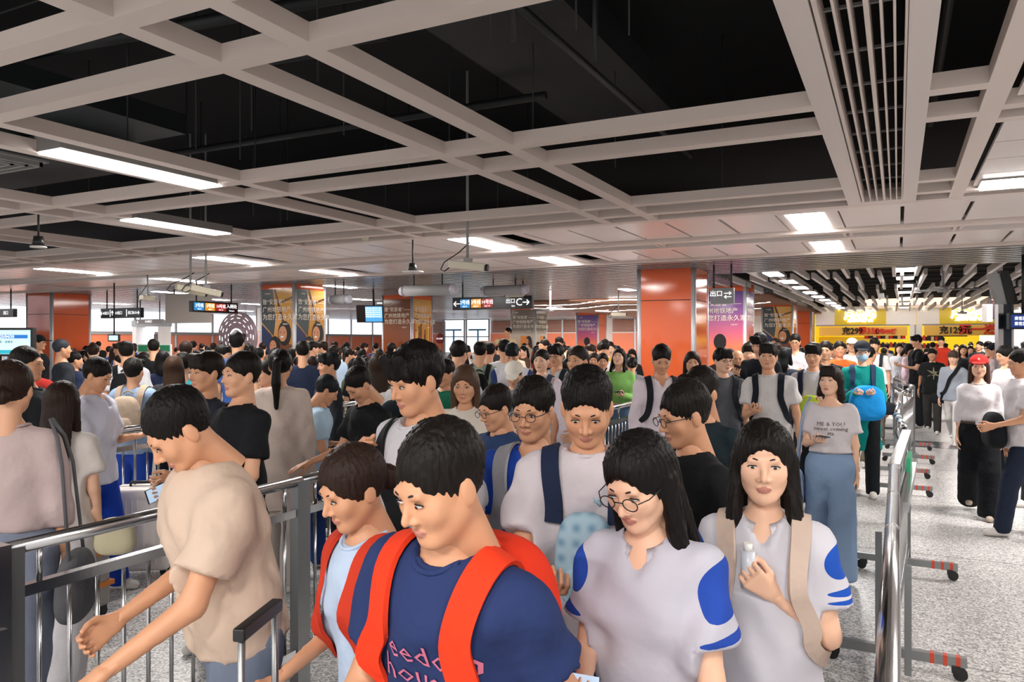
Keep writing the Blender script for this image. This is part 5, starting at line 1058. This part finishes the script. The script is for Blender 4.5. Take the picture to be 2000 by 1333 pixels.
backpack(W, 'bright red backpack worn by the boy in navy tee', '#d2341c', '#dd3a1c', 1.05, .062); decal(W, 'Freedom\nhouse', .075, mat('print_pink', '#c76a86', .7), 0, .31, bold=0)
t = suitcase(at(565, 1.72), YAW+1.45, .36, .24, .62, mat('case_black', '#1a1d20', .4), 'black suitcase pulled by the boy in navy tee, bottom centre-left', .52)
W = person('girl in pale blue top with red straps, beside the navy tee boy', 690, 872, 2.02, -62, 'f', 'bun', '#2a1d18', 1, ('tee', '#b4c6de'), ('skirt', '#9dbcd6', .5), ('front', 'front'), 10, 8, nod=16, lod=0)
backpack(W, 'small red backpack of the girl in pale blue top', '#b8301e', '#c43a24', .8, .06)
W = person('man in beige tee reaching forward over the near-left barrier', 352, 762, 2.2, -76, 'm', 'crew', '#131110', 1, ('tee', '#c9b2a0', -.02, 'jacket'), ('pants', '#6a7486'), ('reach', 'front'), 12, 12, nod=32, lod=0, build=1.12)
W = person('tall young man in white shirt with a black cross strap, centre-left', 812, 676, 2.65, -55, 'm', 'messy', '#120f0e', 1, ('tee', '#c4c2c8', None, 'jacket'), ('pants', '#2a2d36'), ('down', 'strap'), 14, 6, nod=12, tilt=4, lod=0)
sling(W, 'black cross-body bag of the tall young man', BLK, -1, True, .07)
W = person('crew-cut boy looking down at his phone, centre', 1146, 722, 2.35, -3, 'm', 'crew', '#0f0d0d', 1, ('tee', '#c6bec3', None, 'jacket'), ('pants', '#24345f'), ('phonefar', 'phonefar'), 8, 4, nod=24, lod=0)
phone(W, 0, 'silver phone held by the crew-cut boy', '#b9bcc2'); backpack(W, 'pale blue checked bag worn on the chest of the crew-cut boy', plaid('#9fbac9', '#6f93ab'), '#1d2740', .62, .055, True)
W = person('boy with glasses in royal blue polo beside the crew-cut boy', 1040, 742, 2.85, -22, 'm', 'short', '#14110f', 1, ('polo', '#1f44a4', None, None, '', '#3d5fc0'), ('pants', '#1c2a56'), ('front', 'down'), 10, 5, nod=8, glasses=True, lod=0)
backpack(W, 'grey backpack of the boy in royal blue polo', '#6b7077', '#9a9aa0', .9, .07)
W = person('man with glasses in black tee facing left, behind the polo girl', 1336, 750, 2.75, -62, 'm', 'short', '#1a1614', 1, ('tee', '#15171a'), ('pants', '#1c2024'), ('down', 'front'), 8, 6, nod=10, glasses=True, lod=0, build=1.08)
W = person('dark-haired man just behind the man in black tee', 1368, 722, 3.7, -35, 'm', 'fringe', '#191412', 1, ('tee', '#1e2a30'), ('pants', '#20262c'), ('down', 'down'), 6, 4, nod=14)
W = person('dark-skinned boy in navy jacket left of the blue polo boy', 968, 756, 3.9, -55, 'm', 'short', '#1b1513', 1, ('jacket', '#2b3f66'), ('jeans', '#2d3a55'), ('reach', 'down'), 10, 6, nod=14, glasses=True)
# ------------------------------------------------------------------ people in the right half
W = person('woman with a black bob in white boat-neck tee and wide pale jeans', 1622, 716, 5.7, -3, 'f', 'bob', '#231a17', 2, ('boat', '#d0cacd', 'crop'), ('wide', '#8199b8'), ('down', 'phone'), 12, 0, look=-18, nod=-6, lod=0)
phone(W, 1, 'phone of the woman with the black bob', '#23262b'); shoulderbag(W, 'pale blue shoulder bag of the woman with the bob', '#8fa5c4', -1, (.05, .14, .15), .62); decal(W, 'ME & YOU\nsweet coming\nsta', .042, mat('print_brown', '#6a4a42', .7), .01, .30, name='shirt_print', bold=0)
W = person('masked person in teal long top clutching a bright blue bag', 1684, 668, 8.8, 4, 'f', 'bun', '#22262c', 2, ('long', '#0e8b84', 'dress', 'jacket'), ('pants', '#16191d'), ('phone', 'phone'), 14, 0, nod=6, mask='#a8cbe2', cap='#20262e')
bag_at(W, (.03, -.25, .12), (.19, .09, .2), '#1c90da', 'bright blue bag hugged by the masked person'); backpack(W, 'black backpack of the masked person in teal', '#1c2634', '#2a3c58', .9, onlystraps=False)
W = person('young man in plain white tee with black backpack straps', 1500, 672, 6.9, -6, 'm', 'messy', '#1b1613', 0, ('tee', '#d2cfce'), ('pants', '#1d2024'), ('down', 'phone'), 10, 0, nod=-4, tilt=-3)
backpack(W, 'black backpack of the young man in plain white tee', '#1a1e26')
W = person('young man in white tee holding a colourful snack bag', 1588, 672, 7.7, -8, 'm', 'fringe', '#15120f', 0, ('tee', '#cfcdd0'), ('pants', '#1c1f24'), ('phone', 'phone'), 8, 0, nod=6)
bag_at(W, (.02, -.34, .18), (.1, .05, .12), '#c8dc4a', 'colourful snack bag in white-tee man hands', 'snack bag', 'snack_bag'); backpack(W, 'navy backpack of the man with the snack bag', '#20283c')
W = person('boy with glasses in charcoal tee and shorts before the orange column', 1412, 682, 7.3, 8, 'm', 'fringe', '#14110f', 2, ('tee', '#5a5c63'), ('shorts', '#3a474d'), ('down', 'down'), 10, 0, look=24, glasses=True)
backpack(W, 'black backpack of the boy in charcoal tee', '#23272c')
W = person('man in pale pink shirt looking down before the orange column', 1292, 676, 6.5, 8, 'm', 'short', '#161210', 1, ('shirt', '#d9ced6'), ('pants', '#2d2d33'), ('down', 'down'), 14, 4, nod=20)
backpack(W, 'black backpack of the man in pale pink shirt', '#1d2025')
W = person('long-haired woman in dark navy top behind the pink-shirted man', 1352, 688, 8.0, 4, 'f', 'long', '#241a17', 0, ('tee', '#2b3442'), ('jeans', '#2c3340'), ('down', 'chest'))
W = person('man in black sweater raising a phone under the sunset poster', 1483, 653, 8.8, -28, 'm', 'fringe', '#14110f', 0, ('long', '#191b22'), ('pants', '#202226'), ('down', 'phonehi'), nod=16); phone(W, 1, 'phone of the man in black sweater')
W = person('bald man beside the boy in charcoal tee', 1440, 684, 9.2, 4, 'm', 'bald', '#333', 1, ('shirt', '#c9c7cc'), ('pants', '#3a3a3c'))
W = person('dark bob-haired woman seen from behind between the white tees', 1534, 680, 10.1, 150, 'f', 'bob', '#131416', 0, ('tee', '#2a2f3a'), ('pants', '#22262e'))
W = person('man in black tee looking left behind the snack-bag man', 1612, 668, 9.6, 14, 'm', 'short', '#16120f', 0, ('tee', '#1a1b1e'), ('pants', '#22242a'), look=-20)
W = person('man with glasses in open white shirt before the gold poster column', 1553, 654, 12.5, -5, 'm', 'short', '#14110f', 1, ('shirt', '#cfd0d6'), ('pants', '#23262c'), ('phone', 'phone'), nod=12, glasses=True)
W = person('man in orange vest behind the masked person', 1640, 668, 11.5, 10, 'm', 'short', '#17120f', 1, ('jacket', '#e2622a'), ('pants', '#23262c'))
W = person('person in a white cap behind the masked person', 1664, 662, 13.4, 0, 'm', 'short', '#17120f', 0, ('tee', '#d9d6d4'), ('pants', '#30343a'), cap='#f0eeec')
W = person('man in white tee seen from behind with black sling bag', 1699, 678, 10.8, 150, 'm', 'crew', '#17140f', 1, ('tee', '#dcd9d6'), ('pants', '#5c5646'), ('down', 'down'), 12); sling(W, 'black sling bag on the back of the white-tee man', '#20242a', 1)
W = person('young man in white tee with dark straps, walking mid passage', 1708, 662, 13.6, -4, 'm', 'messy', '#1a1512', 0, ('tee', '#dedbdc'), ('pants', '#6b665c'), ('down', 'down'), 12); backpack(W, 'dark backpack of the mid-passage young man', '#2a2d33')
W = person('man in brown checked shirt in the middle of the passage', 1711, 664, 16.2, 6, 'm', 'short', '#1b1512', 0, ('shirt', plaid('#4a3f33', '#7d6c55')), ('pants', '#6a6353'), step=10)
W = person('woman in grey-white top beside the brown checked shirt', 1757, 671, 17, 0, 'f', 'shoulder', '#241a16', 2, ('long', '#c9cdd4'), ('jeans', '#8a97ab'), step=8)
W = person('woman in pale pink blouse looking down at her hands', 1775, 672, 16.2, 75, 'f', 'bob', '#1a1513', 2, ('long', '#e3c9d4'), ('pants', '#2a2c32'), ('phone', 'phone'), nod=20)
W = person('man in black tee with backpack standing side-on by the white pier', 1790, 655, 15.6, -75, 'm', 'fringe', '#15110f', 0, ('tee', '#17181b'), ('pants', '#23252a'), ('phone', 'phone'), nod=10); backpack(W, 'black backpack of the side-on man by the pier', '#1c2026')
W = person('man in black printed tee and dark grey trousers, right passage', 1821, 682, 14.6, -3, 'm', 'messy', '#1c1613', 1, ('tee', '#1c1f20', None, 'jacket'), ('pants', '#3b3a39'), ('down', 'swingb'), 12); decal(W, '✶', .3, mat('print_olive', '#8a8668', .8), .03, .28)
W = person('man in striped grey shirt with a black cross strap and white trousers', 1862, 687, 13.0, -14, 'm', 'messy', '#4a3b35', 2, ('shirt', stripe_cloth('#a9b0ba', '#6f7884', 170)), ('pants', '#d6d4d2'), ('down', 'down'), 16, nod=10); sling(W, 'black cross-body bag over the striped shirt', '#15171b', 1, True, .06)
W = person('young man in red apron waiting before the right yellow sign', 1838, 657, 21, -6, 'm', 'fringe', '#1a1512', 0, ('tee', '#b8321f'), ('pants', '#23252a'))
W = person('dark-haired woman behind the striped shirt', 1881, 674, 17, 10, 'f', 'long', '#1a1412', 0, ('tee', '#24262c'), ('pants', '#23252a'))
W = person('broad man looking left before the lit menu', 1913, 668, 19.5, -30, 'm', 'short', '#191412', 1, ('tee', '#2b2d33'), ('pants', '#23252a'), build=1.15)
W = person('shop clerk behind the yellow counter', None, None, 0, 0, 'm', 'short', '#191412', 1, ('tee', '#5a4a2a'), ('pants', '#23252a'), lod=2, h=1.72, loc=(atY(1896, 44.4)[0], 44.4))
W = person('person in dark cap and pale top facing left near the totem', 1938, 674, 15, -80, 'm', 'short', '#15110f', 0, ('tee', '#d9c8cc'), ('pants', '#33353a'), cap='#1c2330')
W = person('woman in a red cap, white long-sleeved top and wide black trousers', 1912, 695, 7.7, 0, 'f', 'long', '#3a2620', 2, ('long', '#d3cfd3', 'tucked', 'fit'), ('wide', '#15171c'), ('down', 'down'), 14, 0, cap='#c02a26', lod=0, shoes='#b5a294')
b = MB(); T_ = W['T']; s_ = W['s']; b.tube([T_(.158*s_*math.cos(a), -.115*s_*math.sin(a), .085*s_) for a in np.linspace(0, 6.283, 33)], .02, 6); b.build('belt', mat('belt_brown', '#3a2a22', .5), W['root'])
b = MB(); b.box(-.03, .03, -.142, -.132, .068*s_, .108*s_, Matrix.Translation((0, 0, W['pz']))); b.build('belt_buckle', CHROME, W['root'])
text('R', .035, WHITE, W['root'], W['hm'] @ Matrix.Translation((0, -.105, .085)) @ Matrix.Rotation(math.pi/2*.8, 4, 'X'), 'cap_letter', .002)
W = person('woman with tied-up black hair in a pale top near the right edge', 1962, 676, 9.4, -55, 'f', 'bun', '#15120f', 0, ('tee', '#cdc8cc'), ('pants', '#2a2c32'), nod=12)
W = person('man in white tee and navy trousers cut by the right edge', 1992, 684, 6.95, -70, 'm', 'short', '#14110f', 1, ('tee', '#cdc9cd', None, 'jacket'), ('pants', '#20283a'), ('front', 'down'), 18, 2, nod=8); bag_at(W, (-.05, -.22, .05), (.16, .08, .17), '#15171c', 'black bag carried by the man at the right edge')
W = person('person in navy jacket at the very right edge', 2016, 668, 8.2, -60, 'm', 'messy', '#14110f', 1, ('jacket', '#27304a'), ('pants', '#25282e'), ('down', 'down'), 8)
# ------------------------------------------------------------------ people in the centre
W = person('woman in bright green sweater gazing up with a phone in hand', 1209, 681, 9.4, -6, 'f', 'mid', '#16120f', 2, ('long', '#86bd66', 'crop'), ('jeans', '#5d7896'), ('phone', 'down'), 6, 0, nod=-16, look=-8); phone(W, 0, 'phone of the woman in green'); shoulderbag(W, 'black shoulder bag of the woman in green', '#15171a', -1, (.05, .12, .14), .5)
W = person('boy with glasses in white polo glancing left, centre', 1086, 674, 8.3, -24, 'm', 'fringe', '#14110f', 0, ('polo', '#cccfd6'), ('pants', '#2b3550'), ('down', 'down'), glasses=True, nod=8); backpack(W, 'black backpack of the boy in white polo', '#20242c')
W = person('crew-cut man in pale pinkish tee right of the white polo boy', 1128, 678, 6.25, -30, 'm', 'crew', '#2b2421', 1, ('tee', '#cdc2cc'), ('pants', '#33363e'), ('front', 'down'), 8)
W = person('young man in light pink tee, centre', 1057, 684, 7.9, -18, 'm', 'crew', '#1f1916', 2, ('tee', '#e2cdd2'), ('pants', '#4a4e58'), ('down', 'down'), 6); backpack(W, 'dark grey backpack of the light pink tee man', '#3a4250')
W = person('boy in white and navy school jacket bent over his phone', 1000, 673, 8.7, -4, 'm', 'fringe', '#1c2024', 0, ('jacket', '#d5d6dd'), ('pants', '#27304d'), ('phone', 'phone'), nod=30)
twotone(W, '#d5d6dd', [((sd*.25, -.05, .25), (.10, .4, .30), '#26396b') for sd in (1, -1)])
W = person('child in a cream cap in front of the jacket boy', 1004, 708, 7.0, -8, 'm', 'short', '#1c1814', 0, ('tee', '#8f98a6'), ('pants', '#3b4454'), cap='#e4ded2', nod=24, arms=('phone', 'phone'))
W = person('man in sage tee seen from behind with small black backpack', 938, 669, 9.4, 172, 'm', 'short', '#14120f', 1, ('tee', '#8c9c8b'), ('pants', '#2b2f33'), ('down', 'down')); backpack(W, 'small black backpack on the sage tee', '#15171a', None, .85)
W = person('boy in white tee with white drawstring bag bending left', 897, 669, 7.7, 150, 'm', 'messy', '#171412', 0, ('tee', '#dfe3ea'), ('pants', '#4a5568'), ('front', 'front'), nod=14, lean=6); backpack(W, 'white drawstring bag on the back of a boy, centre', '#dfe2e0', '#c5c8c8', .8, .02)
W = person('man in white tee with dark back print, seen from behind', 984, 664, 10.0, -165, 'm', 'short', '#14120f', 0, ('tee', '#d7d6da'), ('jeans', '#3d4a5e')); decal(W, 'NUM\nK', .13, mat('print_navy', '#222a44', .8), -.03, .3, True)
W = person('man in mustard tee facing the camera, far centre', 1181, 665, 12.2, -2, 'm', 'messy', '#1a1512', 0, ('tee', '#c9a234'), ('pants', '#33353a'))
W = person('girl in mustard top just left of the red top', 1160, 690, 11.2, -6, 'f', 'mid', '#2a1c16', 1, ('tee', '#c9a93c'), ('jeans', '#46566e'))
W = person('girl in dark red top with hair tied back, centre', 1177, 691, 10.4, 2, 'f', 'bun', '#1a1412', 1, ('tee', '#8c2622'), ('pants', '#2b2d33'))
W = person('man in dark red shirt before the grey poster column', 1062, 664, 13.6, -55, 'm', 'crew', '#1a1512', 1, ('tee', '#8a3024'), ('pants', '#2b2d33'))
W = person('young man with straw-pale shirt and glasses, far centre', 1092, 660, 15, -5, 'm', 'fringe', '#1a1512', 0, ('tee', '#b9a48a'), ('pants', '#2b2d33'), glasses=True)
W = person('uniformed officer in cream shirt pointing left above the crowd', 992, 641, 19, -35, 'm', 'short', '#14110f', 1, ('tee', '#d3bd8a'), ('pants', '#1c1f26'), ('down', 'point'), h=1.72, z0=.40, look=-20)
b = MB(); b.box(-.03, .03, -.13, -.118, -.16, .0); tie = MB(); T_ = W['T']; tie.tube([T_(0, -.10, .45), T_(0, -.14, .36), T_(0, -.15, .2)], .02, 6); tie.build('tie', BLACK, W['root'])
t = empty('step_stool', (W['root'].location.x, W['root'].location.y, 0), YAW, label='low grey step under the pointing officer', cat='stool'); MB().box(-.35, .35, -.3, .3, .36, .4).build('step_top', GREYP, t)
for sx_ in (-1, 1):
    for sy_ in (-1, 1): MB().box(sx_*.3-.02, sx_*.3+.02, sy_*.25-.02, sy_*.25+.02, 0, .36).build('leg', DGREY, t)
W = person('long-haired woman in cream dress walking away from the blur, centre', 908, 716, 4.75, -12, 'f', 'longer', '#4e3a2d', 1, ('dress', '#d6cdc2', 'dress'), ('skirt', '#d6cdc2', .45), ('down', 'down'), 8, nod=12)
W = person('man in dark green tee left of the cream dress', 868, 704, 6.4, -40, 'm', 'short', '#171412', 1, ('tee', '#1d6a52'), ('pants', '#2b3a38'), ('front', 'down'), nod=8)
# ------------------------------------------------------------------ people on the left
W = person('woman with low bun in dusty pink knit top at the left edge', 22, 706, 3.2, 160, 'f', 'bun', '#2e201b', 0, ('long', '#bda9a8', 'tucked'), ('jeans', '#7b8294'), ('down', 'down'), 8, lod=0)
shoulderbag(W, 'grey shoulder bag of the woman in dusty pink', '#5c5c60', -1, (.06, .16, .15), .62)
W = person('girl with long dark hair in white tee and white trousers, seen from behind', 122, 747, 4.05, 158, 'f', 'long', '#2a1e19', 2, ('tee', '#d6cfca'), ('wide', '#cfccd0'), ('front', 'down'), 8, nod=10, lod=0)
bag_at(W, (-.3, .02, -.12), (.1, .06, .1), '#d8cfae', 'cream bag hanging by the white-tee girl')
W = person('crew-cut man in dark grey tee facing right, far left', 54, 679, 5.2, 65, 'm', 'crew', '#1a1614', 1, ('tee', '#2c2f34'), ('pants', '#25282e'), ('down', 'down'), 8)
W = person('boy in lavender-white polo and royal blue trousers, left', 190, 702, 5.35, 62, 'm', 'short', '#15120f', 1, ('polo', '#c9cad8', None, 'jacket', '', '#27407e'), ('pants', '#14389c'), ('phone', 'down'), 12, nod=22)
W = person('boy in pale denim jacket with a beige backpack, left', 262, 702, 6.9, 155, 'm', 'messy', '#16130f', 0, ('jacket', '#8398b4'), ('pants', '#1c3f9a'), ('down', 'front'), 8); backpack(W, 'beige backpack over the pale denim jacket', '#a3917f', None, 1.0)
W = person('woman with long brown hair in dark coat beside the white suitcase', 340, 696, 7.1, 168, 'f', 'longer', '#3a291e', 0, ('jacket', '#2b2a2e'), ('pants', '#23252c'), ('down', 'pull'), 6)
W = person('dark-haired man with tanned face in dark top, left of the black tee', 402, 690, 4.5, -55, 'm', 'fringe', '#1d1512', 1, ('long', '#232733'), ('jeans', '#2d3c5a'), ('front', 'down'), 6)
W = person('man in black tee looking left, sharp profile at centre left', 470, 690, 4.0, -60, 'm', 'short', '#15120f', 0, ('tee', '#17191d'), ('pants', '#3a4454'), ('front', 'front'), 8, lod=0); phone(W, 1, 'phone of the man in black tee at centre left')
W = person('man in black tee bent over the central barrier, head down', 702, 718, 4.95, -58, 'm', 'crew', '#141110', 1, ('tee', '#16181a'), ('pants', '#20252c'), ('phone', 'rail'), 8, 8, nod=34, lod=0)
W = person('woman with black ponytail in beige dress, seen from behind', 548, 684, 5.5, 168, 'f', 'pony', '#14120f', 0, ('longcoat', '#dccbc0', 'longcoat'), ('pants', '#c9c2bb'), ('down', 'down'), 6)
W = person('person in light blue shirt bending right behind the left queue rail', 638, 736, 5.9, 95, 'm', 'short', '#1a1d22', 1, ('tee', '#b2d0e8'), ('pants', '#27407e'), ('phone', 'front'), 8, 10, nod=24)
W = person('boy in navy sports top with white piping, seen from behind', 592, 668, 9.0, 170, 'm', 'short', '#14120f', 0, ('tee', '#20283e'), ('pants', '#23262e'))
W = person('dark-haired boy in charcoal hoodie right of the ponytail woman', 642, 690, 7.0, -70, 'm', 'messy', '#17171a', 1, ('long', '#24282e'), ('pants', '#22252c'))
W = person('woman in pale pink top behind the sharp-profile man', 522, 704, 6.6, -60, 'f', 'bun', '#171311', 0, ('tee', '#d8c8c2'), ('pants', '#8f8880'))
W = person('white-tee person with black backpack seen from behind, left crowd', 247, 668, 8.6, 174, 'm', 'short', '#14120f', 0, ('tee', '#dcdcdf'), ('pants', '#2b2f33')); backpack(W, 'black backpack on the white tee, left crowd', '#15171a')
W = person('man in dark tee with grey cap before the far-left orange column', 122, 664, 9.6, 100, 'm', 'crew', '#30343a', 1, ('tee', '#262a30'), ('pants', '#25282e'))
W = person('guard in black with a dark cap beside the timetable monitor', 76, 656, 12.5, 70, 'm', 'short', '#14110f', 1, ('tee', '#16181b'), ('pants', '#16181b'), cap='#15181c')
W = person('person in dark red hooded top below the timetable monitor', 48, 678, 6.6, 165, 'm', 'short', '#7a1a14', 1, ('jacket', '#8c1f18'), ('pants', '#23262e'))
W = person('tall man in blue tee seen from behind before the round sign', 464, 651, 9.0, 158, 'm', 'messy', '#14120f', 0, ('tee', '#3c5c9c'), ('pants', '#23262e'))
W = person('man in black tee seen from behind before the service gate', 300, 664, 11.2, 178, 'm', 'short', '#14120f', 0, ('tee', '#141518'), ('pants', '#1d2025')); 
W = person('woman with brown hair and white cardigan, seen from behind, centre left', 742, 690, 6.3, 172, 'f', 'long', '#33251d', 0, ('long', '#d9d4cc'), ('jeans', '#3d4a5e'))
W = person('person with black and white backpack behind the tall young man', 792, 692, 5.6, 160, 'm', 'short', '#171412', 0, ('tee', '#cfcac4'), ('pants', '#2b3038')); backpack(W, 'black and white backpack behind the tall young man', '#1d262c', '#c8c9cb', 1.05, .06)
W = person('boy in teal tee seen from behind before the standing board', 358, 690, 7.4, 172, 'm', 'crew', '#14120f', 0, ('tee', '#2f7f86'), ('pants', '#2b2f33'))
W = person('man in grey-white tee walking right before the pink column', 437, 676, 10, 70, 'm', 'messy', '#14120f', 0, ('tee', '#b9bcc6'), ('pants', '#2b2f33'))
HERO = [(o.location.x, o.location.y) for o in COL.objects if o.type == 'EMPTY' and o.get('category') == 'person']
# ------------------------------------------------------------------ the crowd beyond: prototypes and copies
PT = []
hcol = '#14120f'
for sex, hst, tp, bt, ar in (('m', 'short', 'tee', 'pants', ('down', 'down')), ('m', 'fringe', 'tee', 'jeans', ('phone', 'down')), ('f', 'long', 'tee', 'wide', ('down', 'chest')), ('m', 'messy', 'long', 'pants', ('phone', 'phone')), ('f', 'pony', 'tee', 'jeans', ('phone', 'down')),
                           ('m', 'crew', 'jacket', 'pants', ('down', 'down')), ('f', 'mid', 'long', 'skirt', ('down', 'down')), ('f', 'bob', 'tee', 'pants', ('phone', 'phone')), ('m', 'short', 'long', 'shorts', ('down', 'phone')), ('f', 'bun', 'jacket', 'wide', ('down', 'down'))):
    W = person('crowd', None, None, 0, 0, sex, hst, hcol, 0, (tp, '#888888'), (bt, '#333333') if bt != 'skirt' else (bt, '#333333', .5), ar, 6, lod=2, h=1.68 if sex == 'm' else 1.59, loc=(0, 0), nod=6)
    PT.append((W['root'], sex, hst, tp))
TC = [('black', '#16181b'), ('white', '#dddbe0'), ('grey', '#7c7f86'), ('navy', '#232c46'), ('pale blue', '#a9c0d6'), ('white', '#d5d2cf'), ('black', '#1c1d20'), ('beige', '#c2b09c'), ('pink', '#d3b0b4'), ('olive', '#5a5c46'), ('brown', '#5a4436'), ('blue', '#34559a'), ('red', '#a83a2e'), ('charcoal', '#303338')]
BCOL = ['#23262c', '#2c3a52', '#1c1e22', '#6f7f96', '#55524a', '#c9c6c2', '#2b2f35']
HW = {'short': 'short hair', 'fringe': 'fringed hair', 'messy': 'tousled hair', 'crew': 'cropped hair', 'long': 'long hair', 'pony': 'ponytail', 'mid': 'shoulder-length hair', 'bob': 'bob', 'bun': 'tied hair'}
GN = {'tee': 'tee', 'long': 'long-sleeved top', 'jacket': 'jacket'}
placed = list(HERO); cols = [(o.location.x, o.location.y) for o in COL.objects if o.get('category') in ('column', 'board', 'kiosk', 'suitcase', 'post', 'cabinet')]
def vis(x, y):
    v = x*FWD[0]+y*FWD[1]; u = x*RGT[0]+y*RGT[1]; return 1000+FOC*u/v, v
seen = {}
def crowd(nmax, x0, x1, y0, y1, faces, zone, md=.46, pxr=(-60, 2060), hrange=(.93, 1.05)):
    n = 0
    for _ in range(nmax*14):
        if n >= nmax: break
        x = random.uniform(x0, x1); y = random.uniform(y0, y1); px, dd = vis(x, y)
        if not (pxr[0] < px < pxr[1]) or any((x-a)**2+(y-b)**2 < md*md for a, b in placed) or any(abs(x-a) < .95 and abs(y-b) < .95 for a, b in cols): continue
        if abs(x+2.76) < .4 and y < 10.6 or abs(x+5.65) < .4 and y < 11 or abs(x) < .45 and y < 19 or abs(x+6.2) < .6 and 10.5 < y < 13.8: continue
        if dd < 4: continue
        root, sex, hst, tp = PT[(n*7+random.randint(0, 3)) % len(PT)]; c = copy_tree(root); c.location = (x, y, 0); fa = random.choice(faces)+random.uniform(-28, 28)
        c.rotation_euler = (0, 0, math.atan2(-x, y)+fa*D2R); sc = random.uniform(*hrange); c.scale = (sc, sc, sc)
        vw = 'from behind' if abs((fa+180) % 360-180) > 115 else 'facing front' if abs((fa+180) % 360-180) < 60 else 'in profile'
        edge = min(((abs(px-p_), w_) for p_, w_ in zone[1]))[1]; sl0 = random.randint(0, len(TC)-1)
        for k_ in range(len(TC)):
            cn, ch = TC[(sl0+k_) % len(TC)]
            if (cn, sex, hst, tp, vw, edge) not in seen: break
        seen[(cn, sex, hst, tp, vw, edge)] = 1; bc = random.choice(BCOL)
        for q in c.children:
            k = q.name.split('.')[0]; m = cloth(ch) if k in ('shirt', 'jacket') else cloth(bc) if k in ('trousers', 'shorts', 'skirt') else SKINS[random.randint(0, 2)] if k == 'body' else hairmat(random.choice(('#12100f', '#1b1512', '#2a1d17'))) if k == 'hair' else None
            if m: q.material_slots[0].link = 'OBJECT'; q.material_slots[0].material = m
        vw = 'from behind' if abs((fa+180) % 360-180) > 115 else 'facing front' if abs((fa+180) % 360-180) < 60 else 'in profile'
        edge = min(((abs(px-p_), w_) for p_, w_ in zone[1]))[1]
        c['label'] = '%s in %s %s with %s, %s, %s' % ('woman' if sex == 'f' else 'man', cn, GN[tp], HW[hst], vw, edge); c['category'] = 'person'; c['group'] = zone[0]
        placed.append((x, y)); n += 1
    return n
ZL = ('crowd beyond the left queue barrier', [(40, 'under the timetable monitor'), (120, 'before the far-left orange column'), (230, 'under the grey direction sign'), (300, 'near the standing board'), (375, 'before the pink column'), (465, 'before the round sign'), (570, 'before the two-women posters'), (690, 'under the blue-text monitor'), (790, 'before the bronze column'), (880, 'left of the exit sign')])
ZC = ('crowd in the central hall', [(900, 'left of the exit sign'), (990, 'below the exit sign'), (1060, 'before the grey poster column'), (1120, 'right of the grey poster column'), (1170, 'before the purple poster'), (1215, 'beside the tall orange column')])
ZR = ('crowd in the right passage', [(1400, 'beside the sunset poster'), (1500, 'before the gold poster column'), (1600, 'before the small orange column'), (1690, 'under the left shop sign'), (1790, 'before the white pier'), (1870, 'under the right shop sign'), (1950, 'near the steel totem')])
crowd(70, -13, -5.9, 6.0, 14.5, (180, 170, 160, -90, 90, 180), ZL, .54, (130, 900)); crowd(85, -24, -9, 8.5, 20, (180, 180, 150, -120, 90), ZL, .52, (-40, 900)); crowd(26, -5.3, -3.1, 6.6, 15, (0, -20, 10, 180), ZC, .5, (880, 1235))
crowd(40, -13, -5.5, 14, 28, (0, -30, 180, 90), ZC, .5, (850, 1240)); crowd(16, -2.3, -.6, 9.5, 19, (0, 10, -15), ZR, .55, (1380, 1760)); crowd(38, -3.2, 2.8, 18.5, 36, (0, 0, 20, 180), ZR, .6, (1480, 1990)); crowd(8, 1.6, 5, 11, 22, (-60, 0, 180), ZR, .6, (1890, 2050))
for root, *_ in PT:
    for ch in list(root.children): bpy.data.objects.remove(ch)
    bpy.data.objects.remove(root)
